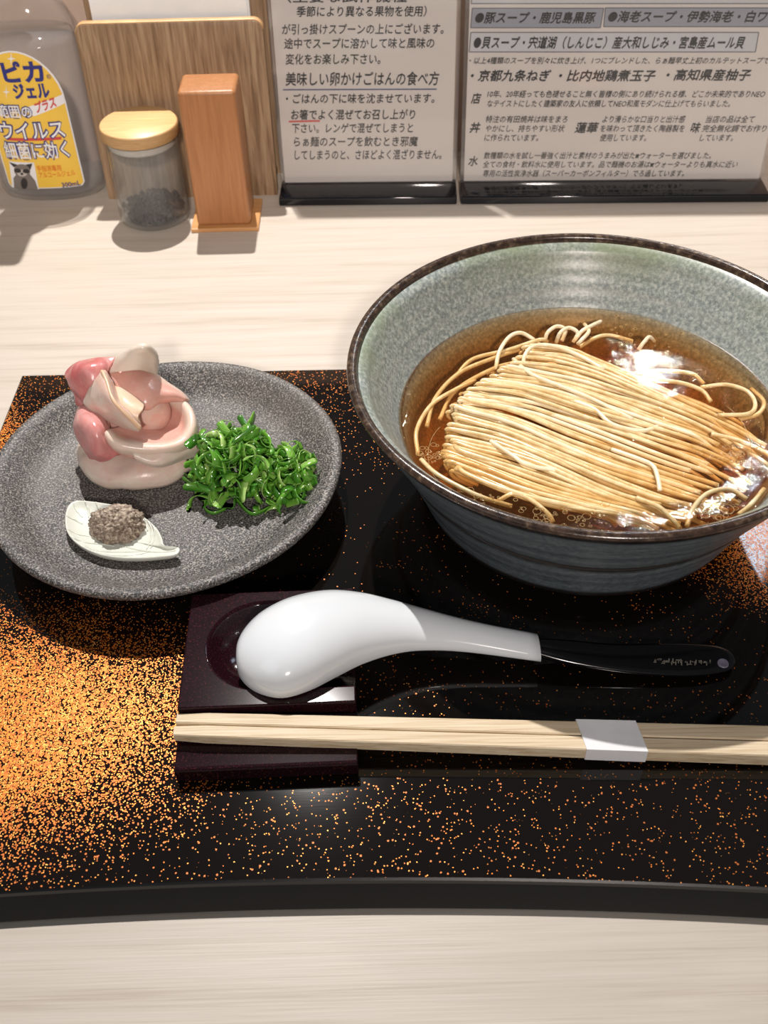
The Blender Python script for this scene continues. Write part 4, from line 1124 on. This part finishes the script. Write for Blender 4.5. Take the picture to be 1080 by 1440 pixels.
# ---------------- gel bottle ----------------
def bottle():
    C = Vector((-.2625, .7995, 0)); HW, HD = .0425, .0270
    root = empty('gel_bottle', C, 'clear plastic hand gel bottle with yellow label at the far left', 'bottle')
    N = 80
    prof = [(.0, .0), (.86, .0), (.95, .002), (1.0, .007), (1.0, .118), (.985, .127), (.93, .136), (.82, .1455), (.66, .153), (.47, .159), (.36, .163), (.33, .168), (.33, .176)]
    def ell(a, s, ex=2.6):
        ca, sa = math.cos(a), math.sin(a)
        return C.x + HW * s * math.copysign(abs(ca) ** (2 / ex), ca), C.y + (HD * s if s > .4 else HW * s) * math.copysign(abs(sa) ** (2 / ex), sa)
    def shell(name, pf, mt):
        bm = bmesh.new(); rg = []
        for s, z in pf:
            if s == 0: rg.append([bm.verts.new((C.x, C.y, z + .0004))] * N); continue
            rg.append([bm.verts.new((*ell(2 * math.pi * i / N, s), z + .0004)) for i in range(N)])
        for a, b in zip(rg[:-1], rg[1:]):
            for i in range(N):
                f = []
                for v in (a[i], a[(i + 1) % N], b[(i + 1) % N], b[i]):
                    if v not in f: f.append(v)
                try: bm.faces.new(f)
                except ValueError: pass
        return from_bm(name, bm, mt, root)
    shell('bottle_shell', prof, M['plastic'])
    shell('gel', [(0, .003), (.84, .003), (.93, .006), (.965, .010), (.965, .117), (.94, .1225), (.0, .1225)], M['gel'])
    lathe('pump_collar', [(0, .172), (.0165, .172), (.0175, .174), (.0175, .190), (.016, .193), (0, .193)], M['yellow_cap'], root, 48, (C.x, C.y))
    lathe('pump_stem', [(0, .193), (.006, .193), (.006, .215), (0, .215)], M['yellow_cap'], root, 24, (C.x, C.y))
    bm = box_bm(C.x - .011, C.x + .011, C.y - .042, C.y + .012, .214, .226, .004, 3); autosmooth(from_bm('pump_head', bm, M['yellow_cap'], root), 40)
    def lift_d(d):
        def lift(p):
            x = max(-.999, min(.999, (p.x - C.x) / HW)); y = C.y - HD * (1 - abs(x) ** 2.6) ** (1 / 2.6) - d
            return Vector((p.x, y, p.z))
        return lift
    yf = C.y - HD
    # label outline in bottle coordinates
    lx, z0, z1, zt = .0295, .0135, .080, .1185
    out = [(-lx, z0 + .002), (-lx + .002, z0), (lx - .002, z0), (lx, z0 + .002)]
    for k in range(19):
        a = R(0 + 180 * k / 18); out.append((lx * math.cos(a), z1 + (zt - z1) * math.sin(a)))
    def flat(name, outline, d, mt, par=root):
        # cut to thin columns so it follows the curved front
        bm = bmesh.new(); f = bm.faces.new([bm.verts.new((C.x + a, 0, b)) for a, b in outline])
        for k in range(-9, 10):
            bmesh.ops.bisect_plane(bm, geom=bm.verts[:] + bm.edges[:] + bm.faces[:], plane_co=(C.x + k * .0035, 0, 0), plane_no=(1, 0, 0))
        lf = lift_d(d)
        for v in bm.verts: v.co = lf(v.co)
        return from_bm(name, bm, mt, par, True)
    lab = flat('label', [(a * 1.03, z0 - .0008 if b < z0 + .001 else b + (.0012 if b > z1 else 0)) for a, b in out], .0004, M['label_white']); tag(lab, 'yellow printed label with navy and white lettering')
    flat('label_field', out, .0006, M['label'], lab)
    def pt(px, py):
        q = at(px, py, yf); return q
    def rel(pts): return [(pt(*p).x - C.x, pt(*p).z) for p in pts]
    flat('white_ribbon', rel([(32, 152), (88, 135), (90, 148), (48, 163)]), .0008, M['label_white'], lab)
    flat('red_underline', rel([(10, 194), (86, 193), (86, 197), (10, 198)]), .0008, M['ink_red'], lab)
    def tx(name, items, mt, d, bold=.0):
        s = ([], [])
        for px0, px1, py0, py1, h, t, b in items:
            a, b_ = pt(px0, py0), pt(px1, py1); m_ = (px0 + px1) / 2; hv = Vector((0, 0, (pt(m_, py0 - h / 2) - pt(m_, py0 + h / 2)).z))
            place_text(s, t, a, b_, hv, .0, b, lift_d(d))
        return tag(mesh(name, s[0], s[1], mt, lab, False), kind='stuff')
    big = [(-22, 46, 157, 157, 17, '広範囲の'), (-1, 91, 185, 183, 24, 'ウイルス'), (5, 97, 213, 211, 22, '細菌に効く')]
    tx('printed_text', [(-32, 61, 103, 102, 29, 'テピカ', .04), (65, 71, 109, 109, 8, '®', 0), (19, 69, 129, 128, 21, 'ジェル', .04), (87, 112, 260, 259, 8, '300mL', .02)], M['label_navy'], .0010)
    tx('letter_outline', [(*i, .075) for i in [(a, b, c, d_, h, t) for a, b, c, d_, h, t in big]], M['label_navy'], .0010)
    tx('white_lettering', [(*i, .012) for i in [(a + 1, b - 1, c, d_, h, t) for a, b, c, d_, h, t in big]], M['label_white'], .0013)
    tx('red_lettering', [(50, 78, 152, 144, 15, 'プラス', .03)], M['ink_red'], .0012)
    tx('orange_lettering', [(52, 86, 237, 236, 8, '手指消毒用', .01), (55, 105, 246, 244, 8, 'アルコールジェル', .01)], M['label_orange'], .0010)
    # sparkles
    for sx, sy, r in ((16, 82, 9), (9, 129, 8)):
        o4 = []
        for k in range(8):
            rr = r if k % 2 == 0 else r * .18; o4.append((sx + rr * .7 * math.cos(R(45 * k)), sy + rr * 1.2 * math.sin(R(45 * k))))
        flat('sparkle', rel(o4), .0008, M['label_white'], lab)
    # raccoon picture
    fur = mat('picture_grey_fur', (.20, .17, .15), .5); dark = mat('picture_dark_fur', (.03, .025, .025), .5); pale = mat('picture_pale_fur', (.55, .50, .46), .5)
    def disc(cx, cy, rx, ry, a0=0): return rel([(cx + rx * math.cos(R(a0 + k * 20)), cy + ry * math.sin(R(a0 + k * 20))) for k in range(18)])
    flat('picture_field', rel([(12, 228), (48, 228), (55, 266), (16, 266)]), .00075, M['label_white'], lab)
    flat('picture_body', rel([(19, 266), (18, 252), (24, 244), (42, 244), (50, 254), (54, 266)]), .0009, fur, lab)
    flat('picture_belly', disc(34, 258, 5, 8), .0010, dark, lab)
    flat('picture_head', disc(31, 240, 12, 9.5), .0011, fur, lab)
    for e in ([(19, 236), (12, 229), (25, 232)], [(36, 231), (46, 229), (43, 238)]): flat('picture_ear', rel(e), .00105, dark, lab)
    flat('picture_muzzle', disc(31, 243, 7.5, 5), .0012, pale, lab)
    for e in ((25, 240), (37, 240)): flat('picture_mask', disc(e[0], e[1], 5, 3.2), .0013, dark, lab)
    flat('picture_nose', disc(31, 244, 2.2, 1.8), .0014, dark, lab)
bottle()
